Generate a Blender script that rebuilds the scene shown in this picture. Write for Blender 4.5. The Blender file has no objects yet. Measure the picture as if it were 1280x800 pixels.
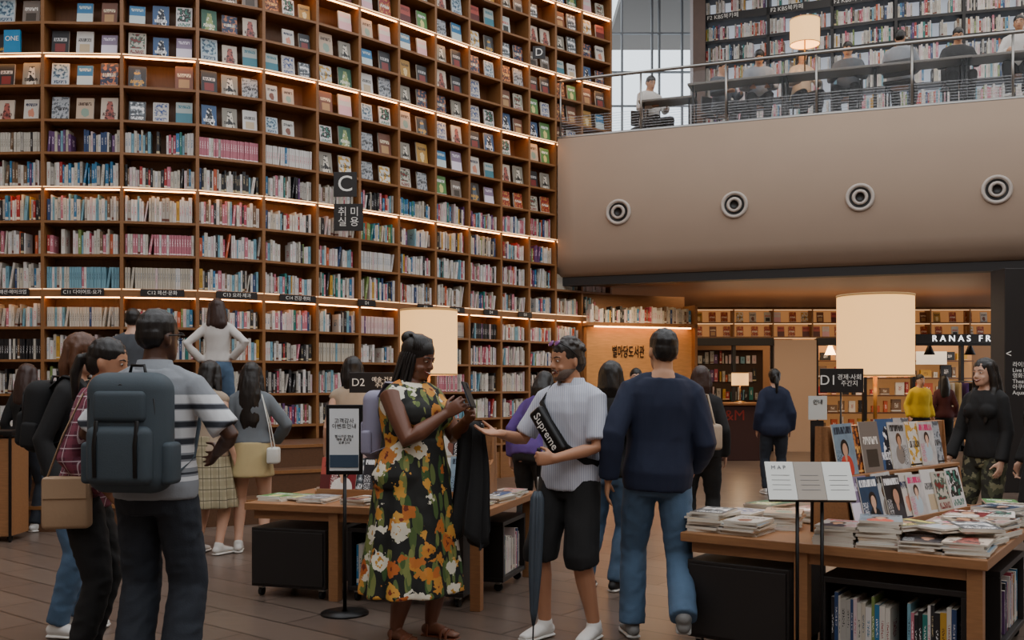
import bpy, math, random
from mathutils import Vector as V, Matrix as M, noise
R=random.Random(7)
F=1244.4; CH=1.45
COL=bpy.context.scene.collection
def W(px,d,z=0): return V(((px-640)/F*d,d,z))
def hx(h):
    h=h.lstrip('#'); r=[int(h[i:i+2],16)/255 for i in (0,2,4)]
    return tuple(((c/12.92) if c<.04045 else ((c+.055)/1.055)**2.4) for c in r)+(1,)
# ---------------- materials
class NT:
    def __init__(s,name):
        s.m=bpy.data.materials.new(name); s.m.use_nodes=True; s.t=s.m.node_tree; s.b=s.t.nodes['Principled BSDF']
    def n(s,t,**k):
        o=s.t.nodes.new(t)
        for a,b in k.items(): setattr(o,a,b)
        return o
    def l(s,a,b): s.t.links.new(a,b)
    def math(s,op,a,b=None,c=None):
        o=s.n('ShaderNodeMath',operation=op)
        for i,x in enumerate((a,b,c)):
            if x is None: continue
            if isinstance(x,(int,float)): o.inputs[i].default_value=x
            else: s.l(x,o.inputs[i])
        return o.outputs[0]
    def mix(s,f,a,b):
        o=s.n('ShaderNodeMix',data_type='RGBA')
        for i,x in ((0,f),(6,a),(7,b)):
            if isinstance(x,(int,float,tuple)): o.inputs[i].default_value=x
            else: s.l(x,o.inputs[i])
        return o.outputs[2]
    def coord(s,kind='Object',scale=(1,1,1),rot=(0,0,0),loc=(0,0,0)):
        tc=s.n('ShaderNodeTexCoord'); mp=s.n('ShaderNodeMapping'); mp.inputs['Scale'].default_value=scale; mp.inputs['Rotation'].default_value=rot; mp.inputs['Location'].default_value=loc
        s.l(tc.outputs[kind],mp.inputs[0]); return mp.outputs[0]
    def noise(s,vec,scale,detail=3,rough=.5):
        o=s.n('ShaderNodeTexNoise'); o.inputs['Scale'].default_value=scale; o.inputs['Detail'].default_value=detail; o.inputs['Roughness'].default_value=rough
        s.l(vec,o.inputs['Vector']); return o.outputs[0]
    def bump(s,h,st=.3,dist=.01):
        o=s.n('ShaderNodeBump'); o.inputs['Strength'].default_value=st; o.inputs['Distance'].default_value=dist
        s.l(h,o.inputs['Height']); s.l(o.outputs[0],s.b.inputs['Normal'])
    def band(s,x,a,b): return s.math('MULTIPLY',s.math('GREATER_THAN',x,a),s.math('LESS_THAN',x,b))
MC={}
def mat(name,col,rough=.6,metal=0,emit=0,bump=0,bs=60,var=.0,vs=8,st=(1,1,1),spec=None,ecol=None):
    if name in MC: return MC[name]
    t=NT(name); c=hx(col) if isinstance(col,str) else col
    t.b.inputs['Roughness'].default_value=rough; t.b.inputs['Metallic'].default_value=metal
    if spec is not None: t.b.inputs['Specular IOR Level'].default_value=spec
    co=t.coord('Object',st)
    nz=t.noise(co,vs,4)
    d=tuple(x*(1-var) for x in c[:3])+(1,); b=tuple(min(1,x*(1+var)) for x in c[:3])+(1,)
    t.l(t.mix(nz,d,b),t.b.inputs['Base Color'])
    if bump: t.bump(t.noise(co,bs,3),bump,.004)
    if emit:
        t.b.inputs['Emission Color'].default_value=hx(ecol) if ecol else c; t.b.inputs['Emission Strength'].default_value=emit
    MC[name]=t.m; return t.m
def cloth(name,col,rough=.85,var=.18,vs=5): return mat(name,col,rough,bump=.2,bs=160,var=var,vs=vs)
def wood(name,col,st=(1,1,1)): return mat(name,col,.45,bump=.08,bs=20,var=.28,vs=7,st=st)
WOOD=wood('shelf_wood','#855a33',(1,8,8)); WOODL=wood('table_wood','#8f6440',(1.5,12,12)); WOODD=wood('dark_step_wood','#5a3d28',(1,9,9))
BACK=wood('shelf_back_wood','#744c2b',(8,1,1))
BLACK=mat('black_laminate','#1c1817',.5,var=.1); BLKM=mat('black_metal','#101011',.4,metal=.3)
STEEL=mat('brushed_steel','#9a9894',.35,metal=.9); WHITE=mat('white_lettering','#e8e6e0',.6); PAGES=mat('paper_pages','#cfc8ba',.8,var=.08,vs=60)
RUBBER=mat('rubber','#161616',.8); WPLAS=mat('white_plastic','#d0d2cc',.5)
LED=mat('led_strip','#ffb060',.5,emit=15,ecol='#ffb56c'); LEDE=mat('led_edge','#ffd2a0',.5,emit=1.6,ecol='#ffc488')
SHADE=mat('lit_fabric_shade','#f0c890',.8,emit=1.3,ecol='#ffbc6c',bump=.1,bs=200,var=.05)
def spine(i,c,c2):
    t=NT('book_spine_%d'%i); tc=t.n('ShaderNodeTexCoord'); sp=t.n('ShaderNodeSeparateXYZ'); t.l(tc.outputs['UV'],sp.inputs[0]); u,v=sp.outputs[0],sp.outputs[1]
    nz=t.noise(t.coord('UV',(3,26,1),loc=(i,i*3,0)),1.4,1); a=.3+.05*(i%4)
    m=t.math('MULTIPLY',t.band(v,a,a+.36),t.math('MULTIPLY',t.band(u,.3,.7),t.math('GREATER_THAN',nz,.52)))
    col=t.mix(m,hx(c),hx(c2)); col=t.mix(t.band(v,.06,.16 if i%3 else .1),col,hx('#cfcac0') if i%4==1 else hx(c2)) if i%2 else col
    t.l(col,t.b.inputs['Base Color']); t.b.inputs['Roughness'].default_value=.5; return t.m
SP=[('#bfbaae','#444444'),('#cbc7be','#8a3030'),('#b8b0a0','#30506a'),('#a5a19a','#222222'),('#c6b4b4','#b06070'),('#2d6f98','#e0e0e0'),('#27406a','#c8c8c8'),('#9a2828','#e8d8c0'),('#b0502c','#f0e8e0'),('#b88e30','#503010'),('#23706a','#e0e0d8'),('#232326','#c8b890'),('#1b1b1e','#dddddd'),('#6c543e','#e0d8c8'),('#6f9cac','#203040'),('#b86e7c','#fff0f0'),('#74884a','#f0f0e0'),('#ccc9c6','#2a6a8a'),('#5a3866','#e0d0e0'),('#a29e96','#603020'),('#d2cfcb','#c03050'),('#a84458','#ffffff')]
SPINES=[spine(i,*c) for i,c in enumerate(SP)]
def cover(i,c,c1,c2):
    t=NT('book_cover_%d'%i); tc=t.n('ShaderNodeTexCoord'); sp=t.n('ShaderNodeSeparateXYZ'); t.l(tc.outputs['UV'],sp.inputs[0]); u,v=sp.outputs[0],sp.outputs[1]
    nz=t.noise(t.coord('UV',(22,5+i%3,1),loc=(i*1.3,i*.7,0)),1.3,1); big=t.noise(t.coord('UV',(1,1.3,1),loc=(i*3.1,i,0)),3+i%4,4)
    k=i%6; lo=(.66,.1,.72,.42,.55,.2)[k]
    m=t.math('MULTIPLY',t.band(v,lo,lo+.15),t.math('MULTIPLY',t.band(u,.12,.88),t.math('GREATER_THAN',nz,.47)))
    if k==0:
        du=t.math('SUBTRACT',u,.5); dv=t.math('SUBTRACT',v,.34); dd=t.math('ADD',t.math('MULTIPLY',du,du),t.math('MULTIPLY',dv,dv)); f=t.math('LESS_THAN',t.math('ADD',dd,t.math('MULTIPLY',big,.12)),.105)
    elif k==1: f=t.math('MULTIPLY',t.band(v,.32,.95),t.math('MULTIPLY',t.band(u,.08,.92),t.math('GREATER_THAN',big,.46)))
    elif k==2: f=t.band(v,0,.5)
    elif k==3: f=t.math('LESS_THAN',big,.47)
    elif k==4: f=t.math('MULTIPLY',t.band(v,.1,.45),t.band(u,.2,.8))
    else:
        du=t.math('ABSOLUTE',t.math('SUBTRACT',u,.52)); f=t.math('MULTIPLY',t.math('LESS_THAN',t.math('ADD',du,t.math('MULTIPLY',v,.22)),t.math('ADD',.22,t.math('MULTIPLY',big,.2))),t.math('LESS_THAN',v,.85))
    col=t.mix(f,hx(c),t.mix(t.math('GREATER_THAN',big,.55),hx(c2),hx(c1)) if k in(1,3,5) else hx(c2)); col=t.mix(m,col,hx(c1) if k!=2 else hx(c2))
    if i%3==0: col=t.mix(t.band(v,.03,.07),col,hx(c1))
    t.l(col,t.b.inputs['Base Color']); t.b.inputs['Roughness'].default_value=.4; return t.m
def portrait(i,bg,ti,skin,hair,body):
    t=NT('magazine_cover_%d'%i); tc=t.n('ShaderNodeTexCoord'); sp=t.n('ShaderNodeSeparateXYZ'); t.l(tc.outputs['UV'],sp.inputs[0]); u,v=sp.outputs[0],sp.outputs[1]
    nz=t.noise(t.coord('UV',(18,3,1),loc=(i*1.9,i,0)),1.5,1); sm=t.noise(t.coord('UV',(34,22,1),loc=(i,i*2,0)),1.3,1); big=t.noise(t.coord('UV',(1,1,1),loc=(i*2,i,0)),4,3)
    def el(cx,cy,rx,ry):
        a=t.math('DIVIDE',t.math('SUBTRACT',u,cx),rx); b=t.math('DIVIDE',t.math('SUBTRACT',v,cy),ry)
        return t.math('LESS_THAN',t.math('ADD',t.math('ADD',t.math('MULTIPLY',a,a),t.math('MULTIPLY',b,b)),t.math('MULTIPLY',big,.35)),1.15)
    cx=.42+.06*(i%4); sc=(.85,1.1,.7)[i%3]; cy=.5+.05*(i%3)
    c=t.mix(t.math('MULTIPLY',big,.6),hx(bg),(.02,.02,.03,1))
    c=t.mix(el(cx,cy+.03,.24*sc,.2*sc),c,hx(hair)); c=t.mix(el(cx,cy-.42*sc,.38*sc,.3*sc),c,hx(body)); c=t.mix(el(cx,cy-.18*sc,.07*sc,.1*sc),c,hx(skin)); c=t.mix(el(cx+.01,cy-.01,.15*sc,.155*sc),c,hx(skin))
    c=t.mix(t.math('MULTIPLY',t.band(v,.8,.94),t.math('MULTIPLY',t.band(u,.06,.94),t.math('GREATER_THAN',nz,.42))),c,hx(ti))
    c=t.mix(t.math('MULTIPLY',t.math('MULTIPLY',t.band(v,.08,.5),t.band(u,.04 if i%2 else .7,.3 if i%2 else .96)),t.math('GREATER_THAN',sm,.55)),c,hx(ti))
    t.l(c,t.b.inputs['Base Color']); t.b.inputs['Roughness'].default_value=.3; return t.m
CV=[('#c0bcb4','#2a2a30','#7a4a3a'),('#bfb8aa','#7a2a2a','#4a6a5a'),('#2a75a6','#e8e8e8','#c8d8d8'),('#92282a','#ece0d0','#c08040'),('#1e2026','#c8c8c8','#7a2a2a'),('#2e604a','#e0e0c8','#90a060'),('#b08434','#2a2016','#e0c890'),('#cac6c0','#2a4a8a','#a0a0a8'),('#a8b4b0','#203038','#3a7a8a'),('#27324e','#dcd8c8','#b07050'),('#70402a','#e8d8b8','#b08858'),('#c9b9a8','#4a2a2a','#a85a50'),('#54864a','#f0f0f0','#d8d080'),('#444a50','#f0f0f0','#8a9298'),('#d0ccc8','#b03050','#e0b0b8'),('#a6abb0','#1a1a1a','#5a6068'),('#d4d2ce','#555555','#c4b090'),('#2a2a2c','#d0a040','#506070'),
 ('#cec8be','#1c2c50','#d08a70'),('#b8c4cc','#34506a','#8aa8b8'),('#a8483e','#f8f0e8','#5a1c1c'),('#dad6cc','#222222','#d0a030'),('#7a7068','#f0ece4','#403830'),('#345682','#f0f0f0','#101828'),('#c0a890','#503828','#88a090'),('#d6d2d0','#3a7a6a','#202020'),('#8a7a94','#402850','#e8e0f0'),('#50281c','#e8b060','#c87838'),('#c8ccc8','#c84030','#303030'),('#898478','#181818','#d8d0c0')]
COVERS=[cover(i,*c) for i,c in enumerate(CV)]
MAGC=[portrait(i,*c) for i,c in enumerate([('#c8c0b8','#b02030','#c89878','#2a1c16','#303848'),('#8a1c22','#f0e8e0','#d0a080','#1a1210','#e0d8d0'),('#d8d8d6','#202020','#c09070','#5a3a20','#8a8078'),('#2a4a6a','#f0f0f0','#d0a890','#1c1614','#101820'),('#b8a890','#ffffff','#b88868','#1a1412','#5a2a2a'),('#e0dcd8','#d03070','#d8b098','#3a261c','#b8c8d0'),('#5a6a50','#f0e060','#c89878','#201814','#d8d8c8'),('#1c1c20','#e8e8e8','#c09078','#0c0a0a','#3a3a40'),('#d0b0a8','#a01828','#d8b0a0','#4a2c1c','#f0f0ee'),('#90a8b8','#18283a','#c89c80','#181412','#c84030'),('#c89040','#201010','#c09070','#141010','#203a60')])]
# ---------------- mesh builder
class MB:
    def __init__(s): s.v=[];s.f=[];s.m=[];s.uv=[];s.s=[]
    def face(s,f,mi=0,uv=None,sm=False): s.f.append(f);s.m.append(mi);s.uv.append(uv);s.s.append(sm)
    def box(s,c,sz,mi=0,rot=None,ft=None,tp=None):
        b=len(s.v); c=V(c); h=V(sz)/2
        for z in (-1,1):
            for x,y in ((-1,-1),(1,-1),(1,1),(-1,1)):
                p=V((x*h.x,y*h.y,z*h.z))
                if rot: p=rot@p
                s.v.append(tuple(p+c))
        s.face((b,b+1,b+5,b+4),mi if ft is None else ft,((0,0),(1,0),(1,1),(0,1)))
        s.face((b+1,b+2,b+6,b+5),mi);s.face((b+2,b+3,b+7,b+6),mi);s.face((b+3,b,b+4,b+7),mi)
        s.face((b+4,b+5,b+6,b+7),mi if tp is None else tp);s.face((b+3,b+2,b+1,b),mi if tp is None else tp)
        return s
    def rings(s,rings,mi=0,cap=True,sm=True):
        b=len(s.v); n=len(rings[0])
        for r in rings:
            for p in r: s.v.append(tuple(p))
        for i in range(len(rings)-1):
            for j in range(n):
                k=(j+1)%n; s.face((b+i*n+j,b+i*n+k,b+(i+1)*n+k,b+(i+1)*n+j),mi,None,sm)
        if cap:
            s.face(tuple(b+j for j in reversed(range(n))),mi); e=b+(len(rings)-1)*n; s.face(tuple(e+j for j in range(n)),mi)
        return s
    def cyl(s,p0,p1,r0,r1=None,n=16,mi=0,cap=True):
        p0=V(p0);p1=V(p1); r1=r0 if r1 is None else r1; t=(p1-p0).normalized(); a=t.orthogonal().normalized(); q=t.cross(a)
        rr=[[p+a*r*math.cos(2*math.pi*j/n)+q*r*math.sin(2*math.pi*j/n) for j in range(n)] for p,r in ((p0,r0),(p1,r1))]
        return s.rings(rr,mi,cap)
    def lathe(s,prof,n=24,c=(0,0,0),mi=0,rot=None,cap=False):
        c=V(c); rr=[]
        for r,z in prof:
            ring=[]
            for j in range(n):
                p=V((r*math.cos(2*math.pi*j/n),r*math.sin(2*math.pi*j/n),z))
                if rot: p=rot@p
                ring.append(p+c)
            rr.append(ring)
        return s.rings(rr,mi,cap)
    def tube(s,pts,rad,hint=None,n=14,mi=0,rcap=True):
        pts=[V(p) for p in pts]; rad=[(r,r) if isinstance(r,(int,float)) else r for r in rad]
        N=len(pts); tg=[(pts[min(i+1,N-1)]-pts[max(i-1,0)]).normalized() for i in range(N)]
        P=list(zip(pts,rad,tg))
        if rcap:
            a,b=P[0],P[-1]; m0=min(a[1]); m1=min(b[1])
            pre=[(a[0]-a[2]*m0*k,(a[1][0]-m0*(1-q),a[1][1]-m0*(1-q)),a[2]) for k,q in ((.92,.35),(.6,.78))]
            post=[(b[0]+b[2]*m1*k,(b[1][0]-m1*(1-q),b[1][1]-m1*(1-q)),b[2]) for k,q in ((.6,.78),(.92,.35))]
            P=pre+P+post
        ax=V(hint) if hint is not None else (tg[0].orthogonal())
        rr=[]
        for p,r,t in P:
            a=ax-t*ax.dot(t)
            a=t.orthogonal() if a.length<1e-4 else a
            a.normalize(); b=t.cross(a)
            if hint is None: ax=a
            rr.append([p+a*r[0]*math.cos(2*math.pi*j/n)+b*r[1]*math.sin(2*math.pi*j/n) for j in range(n)])
        return s.rings(rr,mi)
    def ell(s,c,r,rot=None,mi=0,n=14,k=8):
        c=V(c); rr=[]
        for i in range(k+1):
            th=math.pi*(i+.12*(i==0)-.12*(i==k))/k; ring=[]
            for j in range(n):
                p=V((r[0]*math.sin(th)*math.cos(2*math.pi*j/n),r[1]*math.sin(th)*math.sin(2*math.pi*j/n),-r[2]*math.cos(th)))
                if rot: p=rot@p
                ring.append(p+c)
            rr.append(ring)
        return s.rings(rr,mi)
    def mesh(s,name,mats,xf=None):
        me=bpy.data.meshes.new(name); vs=s.v if xf is None else [tuple(xf@V(p)) for p in s.v]
        me.from_pydata(vs,[],s.f); 
        for m in mats: me.materials.append(m)
        me.polygons.foreach_set('material_index',s.m); me.polygons.foreach_set('use_smooth',s.s)
        if any(u for u in s.uv):
            ul=me.uv_layers.new(name='UVMap'); i=0
            for f,u in zip(s.f,s.uv):
                for j in range(len(f)):
                    if u: ul.data[i].uv=u[j]
                    i+=1
        me.update(); return me
    def obj(s,name,mats,parent=None,mw=None,bevel=0,seg=2,label=None):
        if not isinstance(mats,(list,tuple)): mats=[mats]
        return mk(name,s.mesh(name,mats),parent,mw,bevel,seg,label)
def mk(name,me,parent=None,mw=None,bevel=0,seg=2,label=None):
    o=bpy.data.objects.new(name,me); COL.objects.link(o)
    if parent: o.parent=parent
    if mw is not None: o.matrix_local=mw
    if bevel:
        b=o.modifiers.new('bevel','BEVEL'); b.width=bevel; b.segments=seg; b.limit_method='ANGLE'
        if seg>2:
            for p in me.polygons: p.use_smooth=True
    if label: o['label']=label
    return o
def T(x,y,z): return M.Translation((x,y,z))
def RZ(a): return M.Rotation(math.radians(a),4,'Z')
def RX(a): return M.Rotation(math.radians(a),4,'X')
def RY(a): return M.Rotation(math.radians(a),4,'Y')
def top(o,label,cat,group=None):
    o['label']=label; o['category']=cat
    if group: o['group']=group
    return o
def empty(name,mw,label,cat,group=None):
    o=bpy.data.objects.new(name,None); COL.objects.link(o); o.matrix_local=mw; o.empty_display_size=.1
    return top(o,label,cat,group)
def struct(o): o['kind']='structure'; return o
def box(name,c,s,m,parent=None,bevel=0,mw=None,label=None,seg=2):
    return MB().box((0,0,0),s).obj(name,m,parent,(mw or M())@T(*c),bevel,seg,label)
TX=[]
def text(body,size,mw,m,parent,align='CENTER',ext=.001,sp=1,cs=1,sx=1):
    cu=bpy.data.curves.new('lettering','FONT'); cu.body=body; cu.size=size; cu.align_x=align; cu.align_y='CENTER'; cu.extrude=ext; cu.space_line=sp; cu.space_character=cs; cu.resolution_u=4
    cu.materials.append(m); o=bpy.data.objects.new('txt',cu); COL.objects.link(o); o.parent=parent; o.matrix_local=mw@RX(90)@M.Diagonal((sx,1,1,1)); TX.append(o); return o
# ---------------- PEOPLE
REM=[]
TORM=[(.80,.135,.10,0),(.86,.16,.112,.0),(.93,.166,.118,.005),(1.02,.155,.108,0),(1.10,.148,.1,0),(1.2,.156,.108,-.003),(1.29,.168,.112,-.003),(1.35,.17,.102,0),(1.40,.145,.086,.005),(1.44,.095,.068,.012),(1.48,.058,.055,.015)]
TORF=[(.80,.135,.10,0),(.86,.165,.115,.005),(.93,.172,.118,.008),(1.02,.145,.10,0),(1.10,.122,.088,0),(1.2,.132,.095,-.003),(1.29,.146,.105,-.003),(1.35,.146,.092,0),(1.40,.124,.078,.005),(1.44,.08,.06,.012),(1.48,.05,.05,.015)]
HEAD=[(0,.022,.028,-.056),(.012,.04,.046,-.046),(.035,.054,.064,-.03),(.07,.064,.08,-.014),(.105,.071,.091,-.002),(.15,.075,.098,.004),(.185,.068,.088,.006),(.208,.05,.066,.008),(.222,.022,.034,.008)]
def ik(a,c,l1,l2,h):
    a=V(a);c=V(c);d=c-a; L=min(d.length,l1+l2-.004); u=d.normalized(); x=(l1*l1-l2*l2+L*L)/(2*L); y=math.sqrt(max(l1*l1-x*x,0))
    h=V(h); h=(h-u*h.dot(u)).normalized(); return a+u*x+h*y, a+u*L
def cut(L,t):
    out=[]
    for i,(ti,p,r) in enumerate(L):
        if ti<=t+1e-6: out.append((p,r))
        else:
            t0,p0,r0=L[i-1]; k=(t-t0)/(ti-t0)
            if k>.02: out.append((p0.lerp(p,k),r0+(r-r0)*k))
            break
    return out
def lerpring(tor,z):
    for a,b in zip(tor,tor[1:]):
        if a[0]<=z<=b[0]:
            k=(z-a[0])/(b[0]-a[0]); return tuple(a[i]+(b[i]-a[i])*k for i in range(4))
    return tor[0] if z<tor[0][0] else tor[-1]
def hand(mb,w,d,nrm,curl,thumb,n=8):
    w=V(w); d=V(d).normalized(); nr=V(nrm); nr=(nr-d*nr.dot(d)).normalized(); s=d.cross(nr)
    if thumb<0: s=-s
    mb.tube([w-d*.02,w+d*.03,w+d*.065,w+d*.085],[(.026,.02),(.036,.017),(.041,.015),(.038,.012)],hint=s,n=12)
    for k,(o,L) in enumerate(((.031,.072),(.0105,.082),(-.0105,.076),(-.031,.06))):
        p=w+d*(.082-.004*abs(k-1))+s*o; dd=(d+s*(o*3.2)).normalized(); pts=[p-d*.02,p]; a=0
        for j,fr in enumerate((.42,.32,.26)):
            a+=curl*(.5,.75,.55)[j]; q=dd*math.cos(a)+nr*math.sin(a); p=p+q*L*fr; pts.append(p)
        mb.tube(pts,[.0095,.0092,.0085,.0078,.0062],n=n)
    p=w+d*.022+s*.024; q=(d*.62+s*.7+nr*(.25+.3*curl)).normalized(); q2=(d*.85+s*.25+nr*(.3+.6*curl)).normalized()
    mb.tube([p,p+q*.042,p+q*.042+q2*.03,p+q*.042+q2*.052],[.014,.0115,.0098,.0075],n=n)
PX={}
def person(label,px,d,H,rz,z=0,fem=0,w=1,lean=0,side=0,drop=0,yaw=0,pitch=0,AR=None,AL=None,HR=None,HL=None,LR=None,LL=None,skin='skin_tan',hair='short',hairm='hair_black',hairlen=.25,
    topc=None,slv=2,hem=.86,infl=.018,slr=.05,legs='pants',legm=None,llen=2,lmin=.06,skt=None,shoe='white',vox=.011,face=True,collar=False,beard=None,mode='',fold=.005,footpitch=(0,0),footyaw=(8,8),aw=1):
    root=empty('person',T(*W(px,d,z))@RZ(rz),label,'person'); s=H/1.7
    sk=PX['skins'][skin]; hm=PX['hairs'][hairm]
    tor=TORF if fem else TORM; tor=[(a,b*w,c*w*(1.05 if w>1 else 1),e) for a,b,c,e in tor]
    tor=tor[:-2]+[(tor[-2][0],tor[-2][1]/w**.5,tor[-2][2]/w**.5,tor[-2][3]),(1.48,tor[-1][1]/w**.7,tor[-1][2]/w**.7,.015)]
    TT=T(0,0,.93-drop)@RX(lean)@RY(side)@T(0,0,-.93)
    def sc(mb): mb.v=[tuple(V(p)*s) for p in mb.v]; return mb
    sw=(.150 if fem else .176)*(w**.6)
    def tors(mb,z0,z1,inf):
        pts=[lerpring(tor,z0)]+[t for t in tor if z0+.01<t[0]<z1-.005]+[lerpring(tor,z1)]
        pts[0]=(z0,)+pts[0][1:]; n=24
        rr=[[TT@V(((r[1]+inf)*math.cos(2*math.pi*j/n),(r[2]+inf)*math.sin(2*math.pi*j/n)+r[3],r[0])) for j in range(n)] for r in pts]
        mb.rings(rr)
        if z1>1.4:
            for q in (-1,1): mb.tube([TT@V((q*.02,.014,1.43+inf*.3)),TT@V((q*sw*.55,.008,1.405+inf*.3)),TT@V((q*sw*.98,0,1.368))],[(.034+inf*.4,.03+inf*.4),(.04+inf*.5,.034+inf*.4),(.044+inf*.5,.044+inf*.4)])
        if fem and z1>1.3:
            for q in (-1,1): mb.ell(TT@V((q*.068*w,-.075*w,1.265)),(.062*w+inf*.7,.05*w+inf*.7,.06*w+inf*.5))
    B=MB(); tors(B,.80,1.48,0)
    limbs=[]
    for q,Ar,Hd in ((-1,AR,HR),(1,AL,HL)):
        Ar=Ar or ((q*(sw+.075),-.04,.88),(q*.3,1,0))
        sh=V((q*sw,0,1.362)); el,wr=ik(sh,Ar[0],.275,.25,Ar[1]); sh,el,wr=TT@sh,TT@el,TT@wr
        ww=w**.8*(.88 if fem else 1.0)*aw
        L=[(0,sh,.05*ww),(.5,sh.lerp(el,.5),.044*ww),(1,el,.036*ww),(1.3,el.lerp(wr,.3),.037*ww),(2,wr,.026)]
        limbs.append(L)
        B.tube([TT@V((q*(sw-.07),0,1.35))]+[a[1] for a in L],[.045*ww]+[a[2] for a in L])
        Hd=Hd or (None,None,.45)
        dr=TT.to_3x3()@V(Hd[0]) if Hd[0] else (wr-el).normalized()
        nm=TT.to_3x3()@V(Hd[1]) if Hd[1] else V((-q,0,0))
        sdir=dr.normalized().cross(nm-dr.normalized()*nm.dot(dr.normalized()))
        th=1 if sdir.dot(V(Hd[3]) if len(Hd)>3 else V((0,-1,.4)))>0 else -1
        hand(B,wr,dr,nm,Hd[2],th)
    LG=[]; feet=[]
    for i,(q,an) in enumerate(((-1,LR),(1,LL))):
        hip=V((q*.088*w**.6,0,.90-drop)); an=V(an) if an else V((q*.11,.02,.08))
        kn,an=ik(hip,an,.43,.415,(q*.12,-1,0.05)); ww=w**.7
        L=[(0,hip,.092*ww),(.5,hip.lerp(kn,.5),.078*ww),(1,kn,.056*ww),(1.3,kn.lerp(an,.32),.057*ww),(1.7,kn.lerp(an,.72),.042*ww),(2,an,.036)]
        LG.append(L); B.tube([a[1] for a in L],[a[2] for a in L])
        FM=M.Translation(an)@RZ(q*footyaw[i])@RX(footpitch[i])@T(0,0,-.08); feet.append(FM)
        B.tube([FM@V(p) for p in ((0,.03,.036),(0,-.045,.04),(0,-.12,.024),(0,-.165,.018))],[(.031,.032),(.036,.034),(.043,.02),(.034,.014)],hint=(1,0,0))
    HT=TT@T(0,-.008,1.478)@T(0,.02,.03)@RZ(yaw)@RX(pitch)@T(0,-.02,-.03)
    B.tube([TT@V((0,.018,1.43)),TT@V((0,.012,1.475)),HT@V((0,.01,.05))],[.056/(1.12 if fem else 1),.053/(1.12 if fem else 1),.053/(1.1 if fem else 1)])
    n=20
    B.rings([[HT@V((r[1]*math.cos(2*math.pi*j/n),r[2]*math.sin(2*math.pi*j/n)+r[3],r[0])) for j in range(n)] for r in HEAD])
    if w>1.3: B.ell(HT@V((0,-.03,.03)),(.062,.06,.05)); B.ell(HT@V((-.035,-.05,.06)),(.032,.03,.032)); B.ell(HT@V((.035,-.05,.06)),(.032,.03,.032))
    if face:
        B.tube([HT@V((0,-.086,.118)),HT@V((0,-.1,.09)),HT@V((0,-.104,.078))],[.008,.0115,.0135],hint=(1,0,0),n=10)
        for q in (-1,1):
            B.ell(HT@V((q*.012,-.097,.075)),(.008,.01,.007),n=8,k=5)
            B.ell(HT@V((q*.074,.008,.095)),(.009,.018,.031),n=10,k=6)
            B.tube([HT@V((q*.012,-.09,.128)),HT@V((q*.05,-.078,.126))],[.007,.006],n=8)
            B.tube([HT@V((q*.019,-.0865,.1165)),HT@V((q*.031,-.0885,.1195)),HT@V((q*.045,-.08,.116))],[.006,.0065,.005],n=8)
        B.ell(HT@V((0,-.089,.05)),(.022,.009,.006),n=10,k=5);B.ell(HT@V((0,-.087,.039)),(.018,.009,.006),n=10,k=5);B.ell(HT@V((0,-.078,.012)),(.018,.014,.013),n=10,k=5)
        if mode=='smile':
            for q in (-1,1): B.ell(HT@V((q*.04,-.07,.068)),(.018,.016,.016),n=10,k=6)
    bo=sc(B).obj('body',sk,root); REM.append((bo,vox,0,1))
    if face:
        for q in (-1,1):
            e=MB(); c=V((q*.031,-.0785,.1105)); e.ell(HT@c,(.0125,.0115,.0068),n=12,k=8); e.ell(HT@(c+V((0,-.0085,-.0005))),(.0056,.0042,.0056),mi=1,n=10,k=6); sc(e).obj('eye',[PX['eyew'],PX['iris']],root)
            e=MB(); e.tube([HT@V((q*.014,-.0955,.129)),HT@V((q*.032,-.0905,.134)),HT@V((q*.052,-.078,.129))],[.0028,.0034,.002],n=8); sc(e).obj('eyebrow',hm,root)
        e=MB(); e.tube([HT@V((-.023,-.089,.0455)),HT@V((0,-.0985,.045)),HT@V((.023,-.089,.0455))],[(.003,.003),(.005,.0065),(.003,.003)],hint=(0,1,0),n=8)
        if mode=='smile':
            e=MB(); e.tube([HT@V((-.03,-.083,.054)),HT@V((-.015,-.094,.045)),HT@V((0,-.0975,.042)),HT@V((.015,-.094,.045)),HT@V((.03,-.083,.054))],[(.003,.003),(.005,.007),(.005,.0085),(.005,.007),(.003,.003)],hint=(0,1,0),n=8)
            t=MB(); t.tube([HT@V((-.02,-.0925,.05)),HT@V((0,-.1015,.0445)),HT@V((.02,-.0925,.05))],[(.002,.002),(.0025,.0045),(.002,.002)],hint=(0,1,0),n=8); sc(t).obj('teeth',PX['eyew'],root)
        sc(e).obj('lips',PX['lips'],root)
    if beard:
        e=MB(); m=28
        rr=[]
        for r in ((-.004,.03,.036,-.055),)+tuple(HEAD[:3])+((.06,.0613,.0747,-.0188),):
            rr.append([HT@V(((r[1]+.0025)*math.cos(2*math.pi*j/m),(r[2]+.0025)*math.sin(2*math.pi*j/m)+r[3]+(.012 if (r[0]>.03 and abs(j-21)<3) else 0),r[0])) for j in range(m)])
        e.rings(rr)
        for q in (-1,1): e.tube([HT@V((q*.005,-.1,.06)),HT@V((q*.02,-.094,.055)),HT@V((q*.028,-.086,.04))],[.0045,.0045,.003],n=8)
        sc(e).obj('beard',PX['hairs'][beard],root)
    h=MB()
    if hair!='none':
        nn=28 if hair=='braids' else 14
        h.ell(HT@V((0,.008,.152)),(.083 if hair!='short' else .08,.1,.088),rot=HT.to_3x3(),n=nn,k=nn//2); h.ell(HT@V((0,.04,.1 if hair!='short' else .115)),(.074,.068,.075 if hair!='short' else .066),rot=HT.to_3x3(),n=nn,k=nn//2)
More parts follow.
